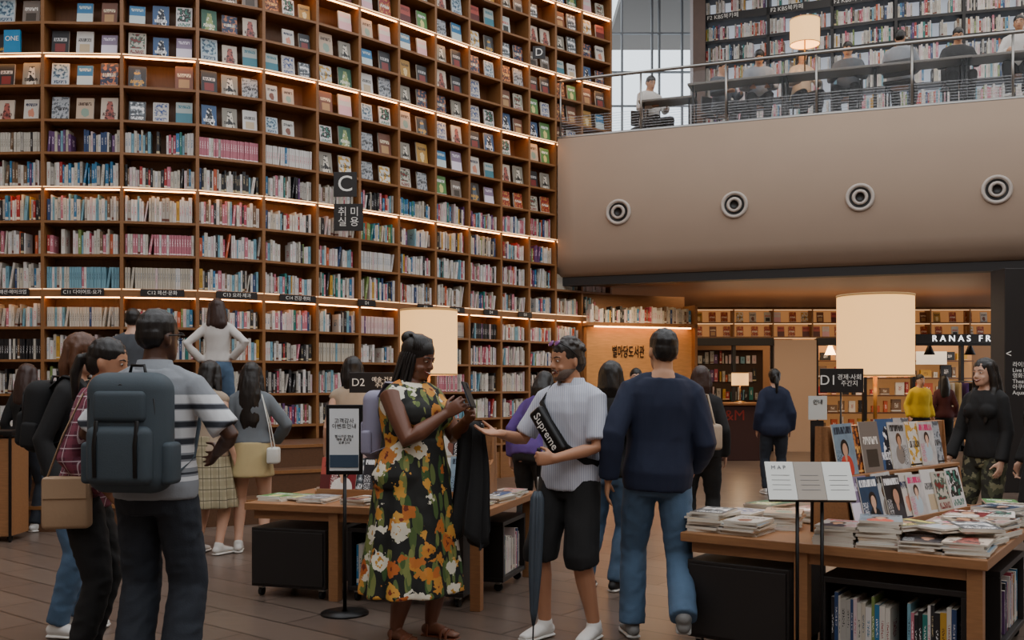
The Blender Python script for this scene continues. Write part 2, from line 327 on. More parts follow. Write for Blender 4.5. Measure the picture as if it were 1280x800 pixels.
    if hair=='long':
        l=hairlen
        h.tube([HT@V((0,.05,.16)),HT@V((0,.075,.05)),HT@V((0,.095,-.06)),HT@V((0,.1,-l*.7)),HT@V((0,.095,-l))],[(.074,.05),(.086,.05),(.098,.042),(.09,.036),(.05,.02)],hint=(1,0,0))
        for q in (-1,1):
            h.tube([HT@V((q*.06,-.02,.17)),HT@V((q*.08,-.0,.08)),HT@V((q*.088,.01,-.02)),HT@V((q*.095,.02 if face!=2 else -.07,-l*.6)),HT@V((q*.09,.04 if face!=2 else -.1,-l*.9))],[.03,.032,.036,.034,.014])
    if hair in('pony','bob'):
        if hair=='pony': h.tube([HT@V((0,.09,.13)),HT@V((0,.135,.11)),HT@V((0,.15,.03)),HT@V((0,.135,-.1))],[.02,.026,.03,.014])
        else:
            h.tube([HT@V((0,.05,.15)),HT@V((0,.065,.03)),HT@V((0,.06,-.04))],[(.078,.05),(.09,.05),(.08,.03)],hint=(1,0,0))
            for q in (-1,1): h.tube([HT@V((q*.066,0,.15)),HT@V((q*.082,.0,.06)),HT@V((q*.08,.0,-.02))],[.025,.026,.016])
    if hair=='curly':
        for k in range(60):
            a=R.uniform(0,6.28); el=R.uniform(.1,1.5); h.ell(HT@V((.078*math.cos(a)*math.cos(el),.014+.09*math.sin(a)*math.cos(el),.155+.083*math.sin(el))),(.016,.016,.015),n=8,k=5)
    if hair=='braids':
        for k in range(22):
            a=math.radians(-80+160*k/21); x=math.sin(a)*.08
            h.tube([HT@V((x,-.082*math.cos(a)+.005,.165)),HT@V((x*.95,-.045*math.cos(a),.215+.012*math.cos(a))),HT@V((x*.6,.03,.236)),HT@V((x*.3,.075,.225))],[.0075,.009,.009,.008],n=7)
        h.ell(HT@V((0,.08,.205)),(.05,.045,.042),rot=HT.to_3x3(),n=20,k=12)
        for k in range(46):
            a=math.radians(-118+236*k/45); rr_=1 if k%2 else .9; x,y=math.sin(a)*.082*rr_,math.cos(a)*.088*rr_+.01
            oo=R.uniform(.9,1.2); l=-.2-R.random()*.2; wv=R.uniform(-.012,.012)
            h.tube([HT@V((x*.8,y*.8,.17)),HT@V((x,y,.1)),HT@V((x*1.12*oo,y*1.08,-.02)),HT@V((x*1.32*oo+wv,y*1.28-.015,l*.45)),HT@V((x*1.35*oo-wv,y*1.35-.025,l*.75)),HT@V((x*1.25*oo,y*1.3-.03,l))],[.009,.0095,.009,.0088,.008,.0055],n=7)
    if h.v:
        ho=sc(h).obj('hair',hm,root)
        if hair!='braids': REM.append((ho,max(.005,vox*.7),.003,0))
    if topc:
        t=MB(); tors(t,hem,1.44,infl)
        if slv>0:
            for q,L in ((-1,limbs[0]),(1,limbs[1])):
                c=cut(L,slv); pts=[TT@V((q*(sw-.07),0,1.35))]+[a[0] for a in c]; rd=[.045*w**.6+infl*.6]+[max(a[1]+infl*(.55,.75,.9,.9,.9,.9)[min(i,5)],slr if i>1 else 0) for i,a in enumerate(c)]
                t.tube(pts,rd,rcap=False)
        else:
            for q in (-1,1): t.tube([TT@V((q*.1*w**.5,-.06*w,1.34)),TT@V((q*.09,.0,1.43)),TT@V((q*.1*w**.5,.07*w,1.34))],[(.03,.014)]*3,hint=(1,0,0))
        if collar:
            m=24; g=MB(); g.rings([[TT@V(((.064+dr)*math.cos(2*math.pi*j/m),(.06+dr)*math.sin(2*math.pi*j/m)+.01,zz-(.03 if math.sin(2*math.pi*j/m)<-.8 else 0))) for j in range(m)] for dr,zz in ((.03,1.43),(.024,1.44),(.011,1.484),(.002,1.486),(.0,1.44))]); sc(g).obj('collar',topc,root)
        if skt:
            z0,z1,r0,r1,nf,am=skt; rr=[]; m=72
            for k in range(9):
                u=k/8; zz=z0+(z1-z0)*u; ra=r0+(r1-r0)*u**.8
                rr.append([TT@V((0,0,z0)) + V((ra*(1+am*u*math.sin(nf*a+1.2*math.sin(2*a)))*math.cos(a)*1.06,ra*(1+am*u*math.sin(nf*a+1.2*math.sin(2*a)))*math.sin(a)*.9,zz-z0)) for a in [2*math.pi*j/m for j in range(m)]])
            if legs=='dress': t.rings(rr)
            else:
                g=MB(); g.rings(rr); go=sc(g).obj('skirt',legm,root); REM.append((go,max(.008,vox),fold*.6,1))
        to=sc(t).obj('dress' if legs=='dress' else 'shirt',topc,root); REM.append((to,max(.0075,vox),fold,2 if vox<.012 else 1))
    if legs=='pants':
        t=MB(); tors(t,.80 if not drop else .84,1.0,.006)
        for L in LG:
            c=cut(L,llen); t.tube([a[0] for a in c],[max(a[1]+(.004 if i==0 else .013),lmin) for i,a in enumerate(c)],rcap=False)
        po=sc(t).obj('trousers' if llen>1.6 else 'shorts',legm,root); REM.append((po,max(.009,vox),fold*1.1,2 if vox<.012 else 1))
    if shoe=='sandal':
        for FM in feet:
            t=MB(); t.tube([FM@V((0,.045,.0)),FM@V((0,-.05,-.002)),FM@V((0,-.17,-.002))],[(.034,.008),(.036,.008),(.042,.008)],hint=(1,0,0))
            for yy,zz,rx in ((-.12,.018,.046),(-.085,.028,.043),(.01,.05,.036)):
                t.tube([FM@V((-rx,yy,.0)),FM@V((-rx*.8,yy,zz+.018)),FM@V((0,yy,zz+.03)),FM@V((rx*.8,yy,zz+.018)),FM@V((rx,yy,.0))],[(.011,.003)]*5,hint=(0,1,0),n=8)
            sc(t).obj('sandal',PX['leather'],root)
    elif shoe:
        for FM in feet:
            t=MB(); t.tube([FM@V((0,.0,.085)),FM@V((0,-.01,.055))],[(.044,.046),(.044,.05)],hint=(1,0,0)); t.tube([FM@V(p) for p in ((0,.03,.045),(0,-.045,.046),(0,-.12,.034),(0,-.168,.028))],[(.038,.037),(.042,.038),(.047,.027),(.038,.02)],hint=(1,0,0))
            so=sc(t).obj('shoe',PX['shoes'][shoe],root); REM.append((so,.007 if vox<.01 else .01,0,1))
            t=MB(); t.tube([FM@V((0,.04,.012)),FM@V((0,-.05,.012)),FM@V((0,-.12,.012)),FM@V((0,-.175,.014))],[(.04,.013),(.042,.013),(.05,.013),(.04,.012)],hint=(1,0,0)); sc(t).obj('sole',PX['soles'][shoe],so)
    return root,s,TT,HT,limbs
PX['skins']={'skin_tan':mat('skin_tan','#b98a6a',.5,bump=.05,var=.06),'skin_dark':mat('skin_dark','#6a422f',.42,bump=.05,var=.08),'skin_light':mat('skin_light','#c9a088',.5,bump=.05,var=.06),'skin_olive':mat('skin_olive','#b07e60',.5,bump=.05,var=.08),'skin_deep':mat('skin_deep','#4a2e20',.42,bump=.05,var=.08)}
def hairm(n,c): return mat(n,c,.42,bump=.6,bs=90,var=.5,vs=60,st=(3,3,.25))
PX['hairs']={'hair_black':hairm('hair_black','#120e0c'),'hair_brown':hairm('hair_brown','#33201a'),'hair_auburn':hairm('hair_auburn','#54331f'),'hair_grey':hairm('hair_grey','#2c2622'),'stubble':mat('stubble','#6a5a50',.8,bump=.5,bs=300,var=.5,vs=140)}
PX['eyew']=mat('eye_white','#d8d2ca',.3); PX['iris']=mat('iris_dark','#1c110b',.2); PX['lips']=mat('lips','#84453c',.4); PX['leather']=mat('brown_leather','#6b3a24',.5)
PX['shoes']={'white':mat('white_canvas','#cfcdc8',.7,bump=.2,var=.05),'black':mat('black_shoe','#1a1a1c',.6,bump=.2),'grey':mat('grey_shoe','#7a7a78',.7,bump=.2)}
PX['soles']={'white':mat('white_sole','#d8d6d0',.6),'black':mat('white_sole2','#c8c6c0',.6),'grey':mat('grey_sole','#b0b0ac',.6)}
def stripes():
    t=NT('striped_polo_knit'); sp=t.n('ShaderNodeSeparateXYZ'); t.l(t.coord('Object'),sp.inputs[0]); z=sp.outputs[2]
    m=t.band(z,1.36,1.40)
    for a,b in ((1.28,1.33),(1.2,1.245),(1.13,1.165),(1.06,1.09),(1.0,1.02)): m=t.math('ADD',m,t.band(z,a,b))
    k=t.band(z,1.335,1.355)
    for a,b in ((1.25,1.275),(1.17,1.195),(1.1,1.12),(1.03,1.04)): k=t.math('ADD',k,t.band(z,a,b))
    c=t.mix(m,hx('#83888e'),hx('#cccfd2')); c=t.mix(k,c,hx('#30343c'))
    t.l(c,t.b.inputs['Base Color']); t.b.inputs['Roughness'].default_value=.9; t.bump(t.noise(t.coord('Object'),120),.3,.003); return t.m
def pinstripe():
    t=NT('pale_striped_cotton'); sp=t.n('ShaderNodeSeparateXYZ'); t.l(t.coord('Object',(70,70,70)),sp.inputs[0]); f=t.math('FRACT',t.math('ADD',sp.outputs[0],t.math('MULTIPLY',sp.outputs[1],.6)))
    t.l(t.mix(t.math('MULTIPLY',t.math('GREATER_THAN',f,.6),.7),hx('#bfc2cc'),hx('#959bb0')),t.b.inputs['Base Color']); t.b.inputs['Roughness'].default_value=.85; t.bump(t.noise(t.coord('Object'),160),.15,.003); return t.m
def plaid(name,base,c1,c2,sc=14):
    t=NT(name); sp=t.n('ShaderNodeSeparateXYZ'); t.l(t.coord('Object',(sc,sc,sc)),sp.inputs[0])
    fx=t.math('FRACT',t.math('ADD',sp.outputs[0],sp.outputs[1])); fz=t.math('FRACT',sp.outputs[2])
    c=t.mix(t.math('MULTIPLY',t.math('GREATER_THAN',fx,.55),.6),hx(base),hx(c1)); c=t.mix(t.math('MULTIPLY',t.math('GREATER_THAN',fz,.55),.6),c,hx(c1))
    c=t.mix(t.band(fx,.2,.28),c,hx(c2)); c=t.mix(t.band(fz,.2,.28),c,hx(c2))
    t.l(c,t.b.inputs['Base Color']); t.b.inputs['Roughness'].default_value=.9; return t.m
def floral():
    t=NT('floral_print'); co=t.coord('Object'); nz=t.noise(co,14,3)
    def vor(scale,st,rot,loc=(0,0,0)):
        v=t.n('ShaderNodeTexVoronoi'); v.inputs['Scale'].default_value=scale; t.l(t.coord('Object',st,rot,loc),v.inputs['Vector']); return v
    c=hx('#12130f')
    for sc_,ro in ((19,(.5,.6,0)),(17,(-.7,.4,.9)),(18,(.9,-.5,.3)),(20,(-.3,-.9,.1))):
        v2=vor(sc_,(1,1,.3),ro); leaf=t.math('LESS_THAN',t.math('ADD',v2.outputs['Distance'],t.math('MULTIPLY',nz,.2)),.48)
        sp=t.n('ShaderNodeSeparateColor'); t.l(v2.outputs['Color'],sp.inputs[0]); lc=t.mix(sp.outputs[0],hx('#2f4f24'),hx('#7c8244')); c=t.mix(t.math('MULTIPLY',leaf,t.math('GREATER_THAN',sp.outputs[1],.4)),c,lc)
    for j,(scale,thr,ca,cb,cc) in enumerate(((8.5,.38,'#b86e22','#c8943e','#7c3216'),(7.6,.5,'#ccc6b2','#dcd6c4','#b8862c'),(9,.68,'#b05820','#c48c38','#6c2814'))):
        v=vor(scale,(1,1,1),(.3*scale,.2,.7*j),(j*1.7,j*.9,j*2.3)); s2=t.n('ShaderNodeSeparateColor'); t.l(v.outputs['Color'],s2.inputs[0])
        d=t.math('ADD',v.outputs['Distance'],t.math('MULTIPLY',t.noise(co,30,2),.75))
        fl=t.math('MULTIPLY',t.math('LESS_THAN',d,.8),t.math('GREATER_THAN',s2.outputs[0],thr))
        fc=t.mix(s2.outputs[2],hx(ca),hx(cb)); fc=t.mix(t.math('LESS_THAN',d,.5),fc,hx(cc)); c=t.mix(fl,c,fc)
    t.l(c,t.b.inputs['Base Color']); t.b.inputs['Roughness'].default_value=.75; return t.m
def camo():
    t=NT('camouflage_cloth'); co=t.coord('Object'); c=t.mix(t.math('GREATER_THAN',t.noise(co,12,2),.52),hx('#4a4d38'),hx('#2a2a22')); c=t.mix(t.math('GREATER_THAN',t.noise(t.coord('Object',(1,1,1),(1,2,0)),15,2),.58),c,hx('#77745a'))
    t.l(c,t.b.inputs['Base Color']); t.b.inputs['Roughness'].default_value=.9; return t.m
DENIM=mat('blue_denim','#48607a',.85,bump=.3,bs=150,var=.45,vs=6); DENIMD=mat('dark_denim','#20262f',.85,bump=.3,bs=150,var=.35,vs=5)
NAVY=cloth('navy_wool','#151e36',var=.08); BLKC=cloth('black_cloth','#111112'); GREYC=cloth('grey_cloth','#44484e'); LAV=pinstripe(); WHC=cloth('white_cotton','#c4c0bb',var=.06); MGR=cloth('mid_grey_cloth','#83878d')
BEI=cloth('beige_cotton','#a59480'); YEL=cloth('pale_mustard_cotton','#b3a276'); LDEN=cloth('grey_denim','#666d73'); PUR=cloth('purple_cotton','#4b3375'); YLT=cloth('yellow_cotton','#d2b41e')
p_str=person('man in grey striped polo and jeans with backpack, facing away',195,4.7,1.79,172,fem=0,w=1.02,yaw=-20,skin='skin_deep',topc=stripes(),slv=.85,slr=.068,hem=.87,infl=.022,legm=DENIMD,lmin=.085,shoe='black',vox=.008,
   AR=((-.2,-.2,1.06),(-1,.6,-.3)),AL=((.2,-.2,1.06),(1,.6,-.3)),collar=True,fold=.005)
p_pla=person('woman in maroon plaid shirt with dark hair tied back',106,5.0,1.68,100,fem=1,yaw=-8,skin='skin_olive',hair='pony',topc=plaid('maroon_plaid','#5a2838','#7c3c4c','#b8a4a8',16),slv=1.9,slr=.055,hem=.86,infl=.02,legm=BLKC,shoe='black',vox=.009,
   AR=((-.14,-.14,.96),(-.2,1,-.3)),AL=((.12,-.26,1.1),(.2,1,-.3)),lean=9)
p_bpk=person('woman with auburn hair in dark jacket and jeans',88,5.8,1.74,88,fem=1,skin='skin_light',hair='bob',hairm='hair_auburn',topc=BLKC,hem=.9,legm=DENIM,shoe='white',vox=.011,lean=5)
p_flo=person('smiling woman in sleeveless floral midi dress holding a phone',516,5.69,1.72,56,fem=1,w=1.42,aw=1.12,yaw=8,pitch=15,skin='skin_dark',hair='braids',topc=floral(),slv=0,hem=.86,infl=.016,legs='dress',skt=(1.12,.27,.175,.295,9,.07),shoe='sandal',vox=.0058,mode='smile',
   AR=((-.06,-.28,1.27),(-.6,.2,-1)),HR=((.35,-.7,.5),(1,.15,.2),.9,(0,-.3,1)),AL=((.1,-.3,1.23),(.6,.2,-1)),HL=((-.25,-.75,.5),(-1,-.1,.3),.9,(0,-.3,1)),LR=(-.11,.03,.08),LL=(.1,-.05,.08),fold=.005)
p_sup=person('man in pale short-sleeved shirt and black shorts gesturing',713,5.7,1.70,-38,w=1.0,yaw=-26,pitch=4,skin='skin_olive',hair='curly',hairm='hair_grey',topc=LAV,slv=.85,slr=.065,hem=.85,infl=.022,legm=BLKC,llen=1.08,lmin=.1,shoe='white',vox=.0058,collar=True,beard='stubble',mode='smile',
   AR=((-.27,-.31,1.17),(-.5,.3,-1)),HR=((-.6,-1,.12),(.5,.2,.9),.35,(0,.2,1)),AL=((.06,-.24,1.04),(.9,.8,-.2)),HL=((-.7,-.5,-.02),(-.5,.7,0),1.45,(0,0,1)),LR=(-.12,-.08,.08),LL=(.13,.05,.08),fold=.004)
p_jac=person('man in navy blazer and blue jeans walking away',822,5.6,1.75,178,w=.98,yaw=10,side=-3,skin='skin_tan',topc=NAVY,slv=1.97,slr=.05,hem=.83,infl=.03,legm=DENIM,lmin=.072,shoe='grey',vox=.008,
   AR=((-.22,-.16,.95),(-.3,1,0)),AL=((.27,.06,.88),(.5,1,0)),LR=(-.1,.3,.2),LL=(.13,-.1,.08),footpitch=(-42,0),fold=.004)
person('woman in black top with long brown hair, facing away',34,9.8,1.64,165,fem=1,hair='long',hairm='hair_brown',hairlen=.22,topc=BLKC,legm=DENIMD,skin='skin_light',vox=.016,face=False)
person('man in grey jacket standing on the steps facing shelves',166,10.55,1.74,190,z=.5,topc=GREYC,legm=BLKC,skin='skin_light',vox=.016,face=False)
person('woman in white blouse and jeans with hand on hip',272,10.95,1.63,184,z=.75,fem=1,w=.94,hair='long',hairlen=.12,hairm='hair_brown',topc=WHC,slr=.045,infl=.016,hem=.98,legm=DENIM,skin='skin_light',vox=.014,face=False,yaw=25,
   AR=((-.17,.03,1.03),(-1,.5,0)),AL=((.17,.03,1.0),(1,.5,0)))
PLS=plaid('cream_plaid','#a39a80','#8c8468','#5c5440',11)
person('woman in beige sleeveless top and cream plaid skirt',262,8.5,1.64,160,fem=1,hair='long',hairlen=.2,topc=BEI,slv=0,legs='',legm=PLS,skt=(1.05,.42,.13,.24,8,.1),skin='skin_light',vox=.012,face=False,AL=((.18,-.22,1.1),(.5,1,-.4)))
person('woman with long black hair in grey jacket and mustard skirt',314,8.6,1.63,186,fem=1,hair='long',hairlen=.42,topc=LDEN,slr=.055,infl=.024,hem=.98,legs='',legm=YEL,skt=(1.0,.68,.15,.19,6,.03),skin='skin_light',vox=.012,face=False,AR=((-.2,-.2,1.0),(-1,.6,-.2)))
person('woman with dark hair and bare shoulders browsing the table',441,8.3,1.67,190,fem=1,hair='bob',topc=BEI,slv=0,legm=BLKC,skin='skin_light',vox=.016,face=False)
person('person in purple top bending over the book table',664,8.6,1.6,150,fem=1,hair='bob',topc=PUR,legm=BLKC,skin='skin_light',lean=22,vox=.014,face=False)
person('woman in black coat with dark bobbed hair',764,6.95,1.6,150,fem=1,hair='bob',topc=BLKC,legm=DENIM,skin='skin_light',vox=.012,shoe='black',face=False,LR=(-.02,-.02,.08),LL=(.2,.02,.08))
person('person in grey top with short black hair walking',795,12.5,1.64,0,topc=GREYC,legm=BLKC,skin='skin_light',vox=.02)
person('woman in dark coat with brown hair passing the tables',876,8.7,1.6,170,fem=1,hair='bob',hairm='hair_brown',topc=BLKC,legm=BLKC,skin='skin_light',vox=.016,face=False)
person('woman in navy coat with ponytail walking away',968,13.1,1.64,178,fem=1,hair='pony',topc=NAVY,infl=.04,slr=.06,hem=.8,legm=DENIMD,skin='skin_light',vox=.018,face=False)
p_rgt=person('woman in black top and camouflage trousers with long hair',1232,8.1,1.65,-60,fem=1,hair='long',hairm='hair_black',hairlen=.34,topc=BLKC,slr=.05,hem=.88,infl=.02,legm=camo(),skin='skin_light',vox=.009,face=2,mode='smile',yaw=-6,AR=((-.2,-.2,.86),(-.4,1,0)),AL=((.21,-.1,.86),(.3,1,0)))
person('person in dark jacket beside the magazine table',1308,7.6,1.62,-70,fem=1,hair='bob',topc=BLKC,legm=BLKC,skin='skin_light',vox=.016)
person('shopper in bright yellow sweatshirt inside the store',1150,18.6,1.62,10,topc=YLT,infl=.03,legm=BLKC,skin='skin_light',vox=.022)
person('shopper in dark red coat inside the store',1180,18.9,1.6,170,fem=1,hair='long',topc=cloth('dark_red_cloth','#4a1f22'),legm=BLKC,vox=.022,face=False)
FZ=5.3
def fy(X): return 16.42-.40*X+.005*X*X
def onmez(px,back):
    k=(px-640)/F; X=3.
    for _ in range(30): X=k*(fy(X)+back)
    return X,fy(X)+back
def seated(label,px,back,topc,rz,dp=.2,**k):
    X,d=onmez(px,back)
    person(label,px,d,1.72,rz,z=FZ,drop=dp,LR=(-.1,-.36,.06+.42-dp),LL=(.1,-.36,.06+.42-dp),AR=((-.14,-.3,1.12),(-.6,.6,-.6)),AL=((.14,-.3,1.12),(.6,.6,-.6)),topc=topc,legm=BLKC,vox=.02,**k)
    ch=empty('stool',T(X,d,FZ)@RZ(rz),'dark upholstered seat with low back on the mezzanine','chair','mezzanine seats'); zs=.86-dp
    box('seat',(0,.08,zs),(.42,.4,.05),BLACK,ch,.015); box('backrest',(0,.27,zs+.2),(.4,.04,.26),BLACK,ch,.015)
    for a in (-.17,.17):
        for b in (-.08,.24): MB().cyl((a,b,0),(a,b,zs),.014,n=8).obj('leg',BLKM,ch)
seated('person in white shirt seated reading at the mezzanine counter',812,1.2,WHC,25,dp=.4,pitch=18)
seated('person in grey top bent over a mezzanine desk',948,1.2,MGR,-10,lean=14,pitch=15)
seated('person in grey jacket seated at the mezzanine desk',1125,1.2,MGR,150,dp=.1)
seated('person in black shirt seated reading on the mezzanine',1197,1.2,BLKC,-15,pitch=18,dp=.16)
seated('person in pale top reading at a mezzanine desk',1002,1.3,BEI,5,pitch=15,fem=1,hair='bob')
seated('person in dark sweater seated at a mezzanine desk',902,1.3,GREYC,30,dp=.26,pitch=15)
seated('person in grey shirt writing at a mezzanine desk',1060,1.2,GREYC,-25,dp=.2,pitch=18)
seated('person in pale shirt seated beside the mezzanine rail',1274,1.1,WHC,-30,dp=.1)
# bake
dg=bpy.context.evaluated_depsgraph_get()
for o,vx,fa,si in REM:
    m=o.modifiers.new('r','REMESH'); m.mode='VOXEL'; m.voxel_size=vx; m.use_smooth_shade=True
    m=o.modifiers.new('s','SMOOTH'); m.factor=.5; m.iterations=2+si*2
dg.update()
for o,vx,fa,si in REM:
    me=bpy.data.meshes.new_from_object(o.evaluated_get(dg)); mats=[m for m in o.data.materials]; o.modifiers.clear(); o.data=me
    me.materials.clear()
    for m in mats: me.materials.append(m)
    me.polygons.foreach_set('material_index',[0]*len(me.polygons)); me.polygons.foreach_set('use_smooth',[True]*len(me.polygons))
    if fa and len(me.vertices)<120000:
        nrm=[v.normal.copy() for v in me.vertices]
        hairy=o.name.startswith('hair'); leg=o.name.startswith('trouser')
        for v,nn in zip(me.vertices,nrm):
            p=v.co
            if hairy: k=noise.noise(V((p.x*50,p.y*50,p.z*12)))
            else:
                q=V((p.x*10,p.y*10,p.z*(14 if leg else 6)+math.sin(p.x*9)*1.2)); k=(1-abs(noise.noise(q))*2)*.6+.25*noise.noise(q*2.3)
            v.co=p+nn*(k*fa*1.6)
    me.update()
def M_of(pp): return pp[0].matrix_local.copy()
# ---- carried things
def backpack(pp,c,label,size=(.31,.17,.46),zc=1.22,yb=.13,colr=BLKM,detail=True):
    root,s,TT=pp[0],pp[1],pp[2]; mw=M_of(pp)@M.Scale(s,4)@TT@T(0,yb+size[1]/2,zc)
    mw=M.LocRotScale(mw.to_translation(),mw.to_quaternion(),None)
    e=empty('backpack',mw,label,'backpack'); a,b,h=size
    box('main_compartment',(0,0,0),(a,b,h),c,e,.085,seg=6); box('front_pocket',(0,b*.48,-h*.18),(a*.8,b*.4,h*.48),c,e,.038,seg=5); box('upper_pocket',(0,b*.45,h*.22),(a*.66,b*.28,h*.26),c,e,.026,seg=4)
    for q in (-1,1):
        box('side_pocket',(q*a*.5,0,-h*.25),(a*.14,b*.6,h*.35),c,e,.022,seg=4)
        MB().tube([(q*.07,-b*.45,h*.42),(q*.095,-b*.5-.07,.245),(q*.11,-b*.5-.17,.235),(q*.125,-b*.5-.26,.15),(q*.13,-b*.5-.27,.02),(q*.17,-b*.5-.13,-.12),(q*.13,-b*.45,-h*.4)],[(.028,.007)]*7,hint=(1,0,0),n=10).obj('shoulder_strap',c,e)
        MB().tube([(q*a*.25,b*.7,-h*.35),(q*a*.25,b*.72,-h*.1),(q*a*.25,b*.62,h*.1)],[(.01,.003)]*3,hint=(1,0,0),n=8).obj('buckle_strap',colr,e)
    MB().tube([(-.04,-b*.3,h*.48),(-.03,-b*.3,h*.56),(.03,-b*.3,h*.56),(.04,-b*.3,h*.48)],[.008]*4,n=8).obj('grab_handle',colr,e)
    if detail:
        MB().tube([(-a*.42,b*.35,-.02),(-a*.4,b*.42,h*.28),(0,b*.46,h*.4),(a*.4,b*.42,h*.28),(a*.42,b*.35,-.02)],[.004]*5,n=6).obj('zipper',colr,e)
TEAL=cloth('slate_nylon','#36424a',.7); backpack(p_str,TEAL,'slate grey nylon backpack worn by the man in striped polo',size=(.38,.2,.54),zc=1.17,yb=.115)
backpack(p_bpk,BLKC,'black nylon backpack worn by the auburn-haired woman',yb=.1,size=(.3,.16,.42))
backpack(p_flo,cloth('pale_lavender_nylon','#8d8aa0',.7),'pale lavender backpack on the woman in floral dress',yb=.17,size=(.27,.12,.4),zc=1.2)
e=empty('handbag',T(*W(84,4.8,0))@RZ(10),'tan leather tote bag hanging from a shoulder strap','bag')
box('bag_body',(0,0,.88),(.22,.09,.25),mat('tan_leather','#a08467',.6,bump=.2,var=.12),e,.02,seg=3)
MB().tube([(-.09,0,1.0),(-.02,0,1.2),(.06,.05,1.4),(.1,.12,1.38),(.1,.05,1.2),(.09,0,1.0)],[(.012,.004)]*6,hint=(0,1,0),n=8).obj('bag_strap',MC['tan_leather'],e)
box('bag_flap',(0,-.047,.95),(.2,.01,.1),MC['tan_leather'],e,.004)
def inh(pp,loc,rot=M()): 
    return M_of(pp)@T(*(V(loc)*pp[1]))@rot
e=empty('phone',inh(p_flo,(.025,-.375,1.375),RX(-25)@RZ(15)),'black smartphone held up in both hands','phone')
box('phone_case',(0,0,0),(.078,.009,.155),BLKM,e,.004); box('phone_screen',(0,.0055,0),(.07,.002,.14),mat('phone_glass','#202830',.1,emit=.3,ecol='#8090a8'),e); box('phone_camera',(.02,-.006,.055),(.022,.004,.03),BLACK,e,.002)
t=MB(); m=64; rr=[]
for k in range(14):
    u=k/13; zz=1.2-.64*u; rx=.045+.05*u**.6; ry=.075+.04*u
    rr.append([V(((rx*(1+.3*math.sin(7*a+u*2)*min(1,u*2+.3)))*math.cos(a)+.015*math.sin(5*u),(ry*(1+.2*math.sin(9*a+1+u)))*math.sin(a),zz-.05*math.sin(3*a+1)*u)) for a in [2*math.pi*j/m for j in range(m)]])
t.rings([[V((p.x*.55,p.y*.7,p.z+.035)) for p in rr[0]]]+rr); o=t.obj('jacket',BLKC,None,inh(p_flo,(.2,-.26,0))); top(o,'black jacket draped over the forearm of the woman in floral dress','jacket')
pt=[V((-.1,.1,1.42)),V((-.13,0,1.44)),V((-.12,-.12,1.35)),V((-.04,-.15,1.24)),V((.07,-.15,1.1)),V((.16,-.08,1.02)),V((.19,.0,1.0)),V((.14,.12,1.06)),V((0,.15,1.24)),V((-.1,.13,1.38))]
e=empty('sling_bag',inh(p_sup,(0,-.15,1.18)),'black crossbody sling bag with white lettering','bag')
MB().tube([p*p_sup[1]-V((0,-.15,1.18))*p_sup[1] for p in pt],[(.022,.005)]*10,hint=(.6,0,1),n=10,rcap=False).obj('bag_strap',BLKC,e)
box('bag_pouch',(-.02,-.03,.02),(.1,.045,.3),BLKM,e,.02,mw=RY(-36),seg=3)
text('Supreme',.066,RY(-36)@T(-.02,-.0535,.02)@RY(90),WHITE,e)
HTm=inh(p_sup,(0,0,0))@M.Scale(p_sup[1],4)@p_sup[3]
e=empty('sunglasses',HTm@T(0,-.082,.212)@RX(-35),'sunglasses with violet lenses pushed up on the head','sunglasses')
for q in (-1,1):
    MB().ell((q*.035,0,0),(.029,.006,.02),n=14).obj('lens',mat('violet_lens','#7a4a86',.15,metal=.2),e)
    MB().tube([(q*.064,0,0),(q*.088,.05,0),(q*.09,.12,-.01)],[.0035]*3,n=6).obj('temple_arm',BLKM,e)
MB().tube([(-.01,0,.004),(0,-.004,.007),(.01,0,.004)],[.003]*3,n=6).obj('bridge',BLKM,e)
HTm=M_of(p_str)@M.Scale(p_str[1],4)@p_str[3]
e=empty('eyeglasses',HTm@T(0,-.1,.115),'thin dark-framed eyeglasses worn by the man with backpack','glasses')
for q in (-1,1):
    MB().tube([(q*(.033+.024*math.cos(a)),0,.018*math.sin(a)) for a in [i*math.pi/6 for i in range(13)]],[.002]*13,n=6).obj('rim',BLKM,e)
    MB().tube([(q*.058,0,.005),(q*.084,.04,.005),(q*.086,.115,0)],[.0028]*3,n=6).obj('temple_arm',BLKM,e)
wr=V((.06,-.24,1.04)); dd=V((-.7,-.5,-.02)).normalized(); nn_=V((-.5,.7,0)); nn_=(nn_-dd*nn_.dot(dd)).normalized()
G=M_of(p_sup)@((wr*p_sup[1])+dd*.088+nn_*.03); b=W(666,5.5,.015); e=empty('umbrella',T(*b),'folded slate blue umbrella with its tip on the floor','umbrella'); dv=(G-b)/1.02
u=dv.normalized(); q=u.orthogonal().normalized(); q2=u.cross(q); m=32; rr=[]
for k,(f,r) in enumerate(((.1,.006),(.18,.018),(.4,.03),(.65,.034),(.8,.032),(.84,.018))):
    rr.append([dv*f+(q*math.cos(t_)+q2*math.sin(t_))*r*(1+.22*math.cos(8*t_)) for t_ in [2*math.pi*j/m for j in range(m)]])
MB().rings(rr).obj('canopy',cloth('slate_umbrella','#3c4650',.6),e); MB().cyl((0,0,0),dv*.12,.004,.005).obj('tip',BLKM,e); MB().cyl(dv*.82,dv*.95,.006).obj('shaft',STEEL,e); MB().tube([dv*.93,dv*1.0,dv*1.07],[.012,.013,.012]).obj('handle',BLKM,e)
e=empty('handbag',T(*W(342,8.5,0)),'small white shoulder bag with thin strap','bag'); box('bag_body',(0,0,.84),(.1,.12,.14),WPLAS,e,.02,seg=3); MB().tube([(0,-.05,.9),(-.03,-.05,1.1),(-.1,0,1.36),(-.04,.06,1.1),(0,.05,.9)],[.005]*5,n=6).obj('bag_strap',WPLAS,e)
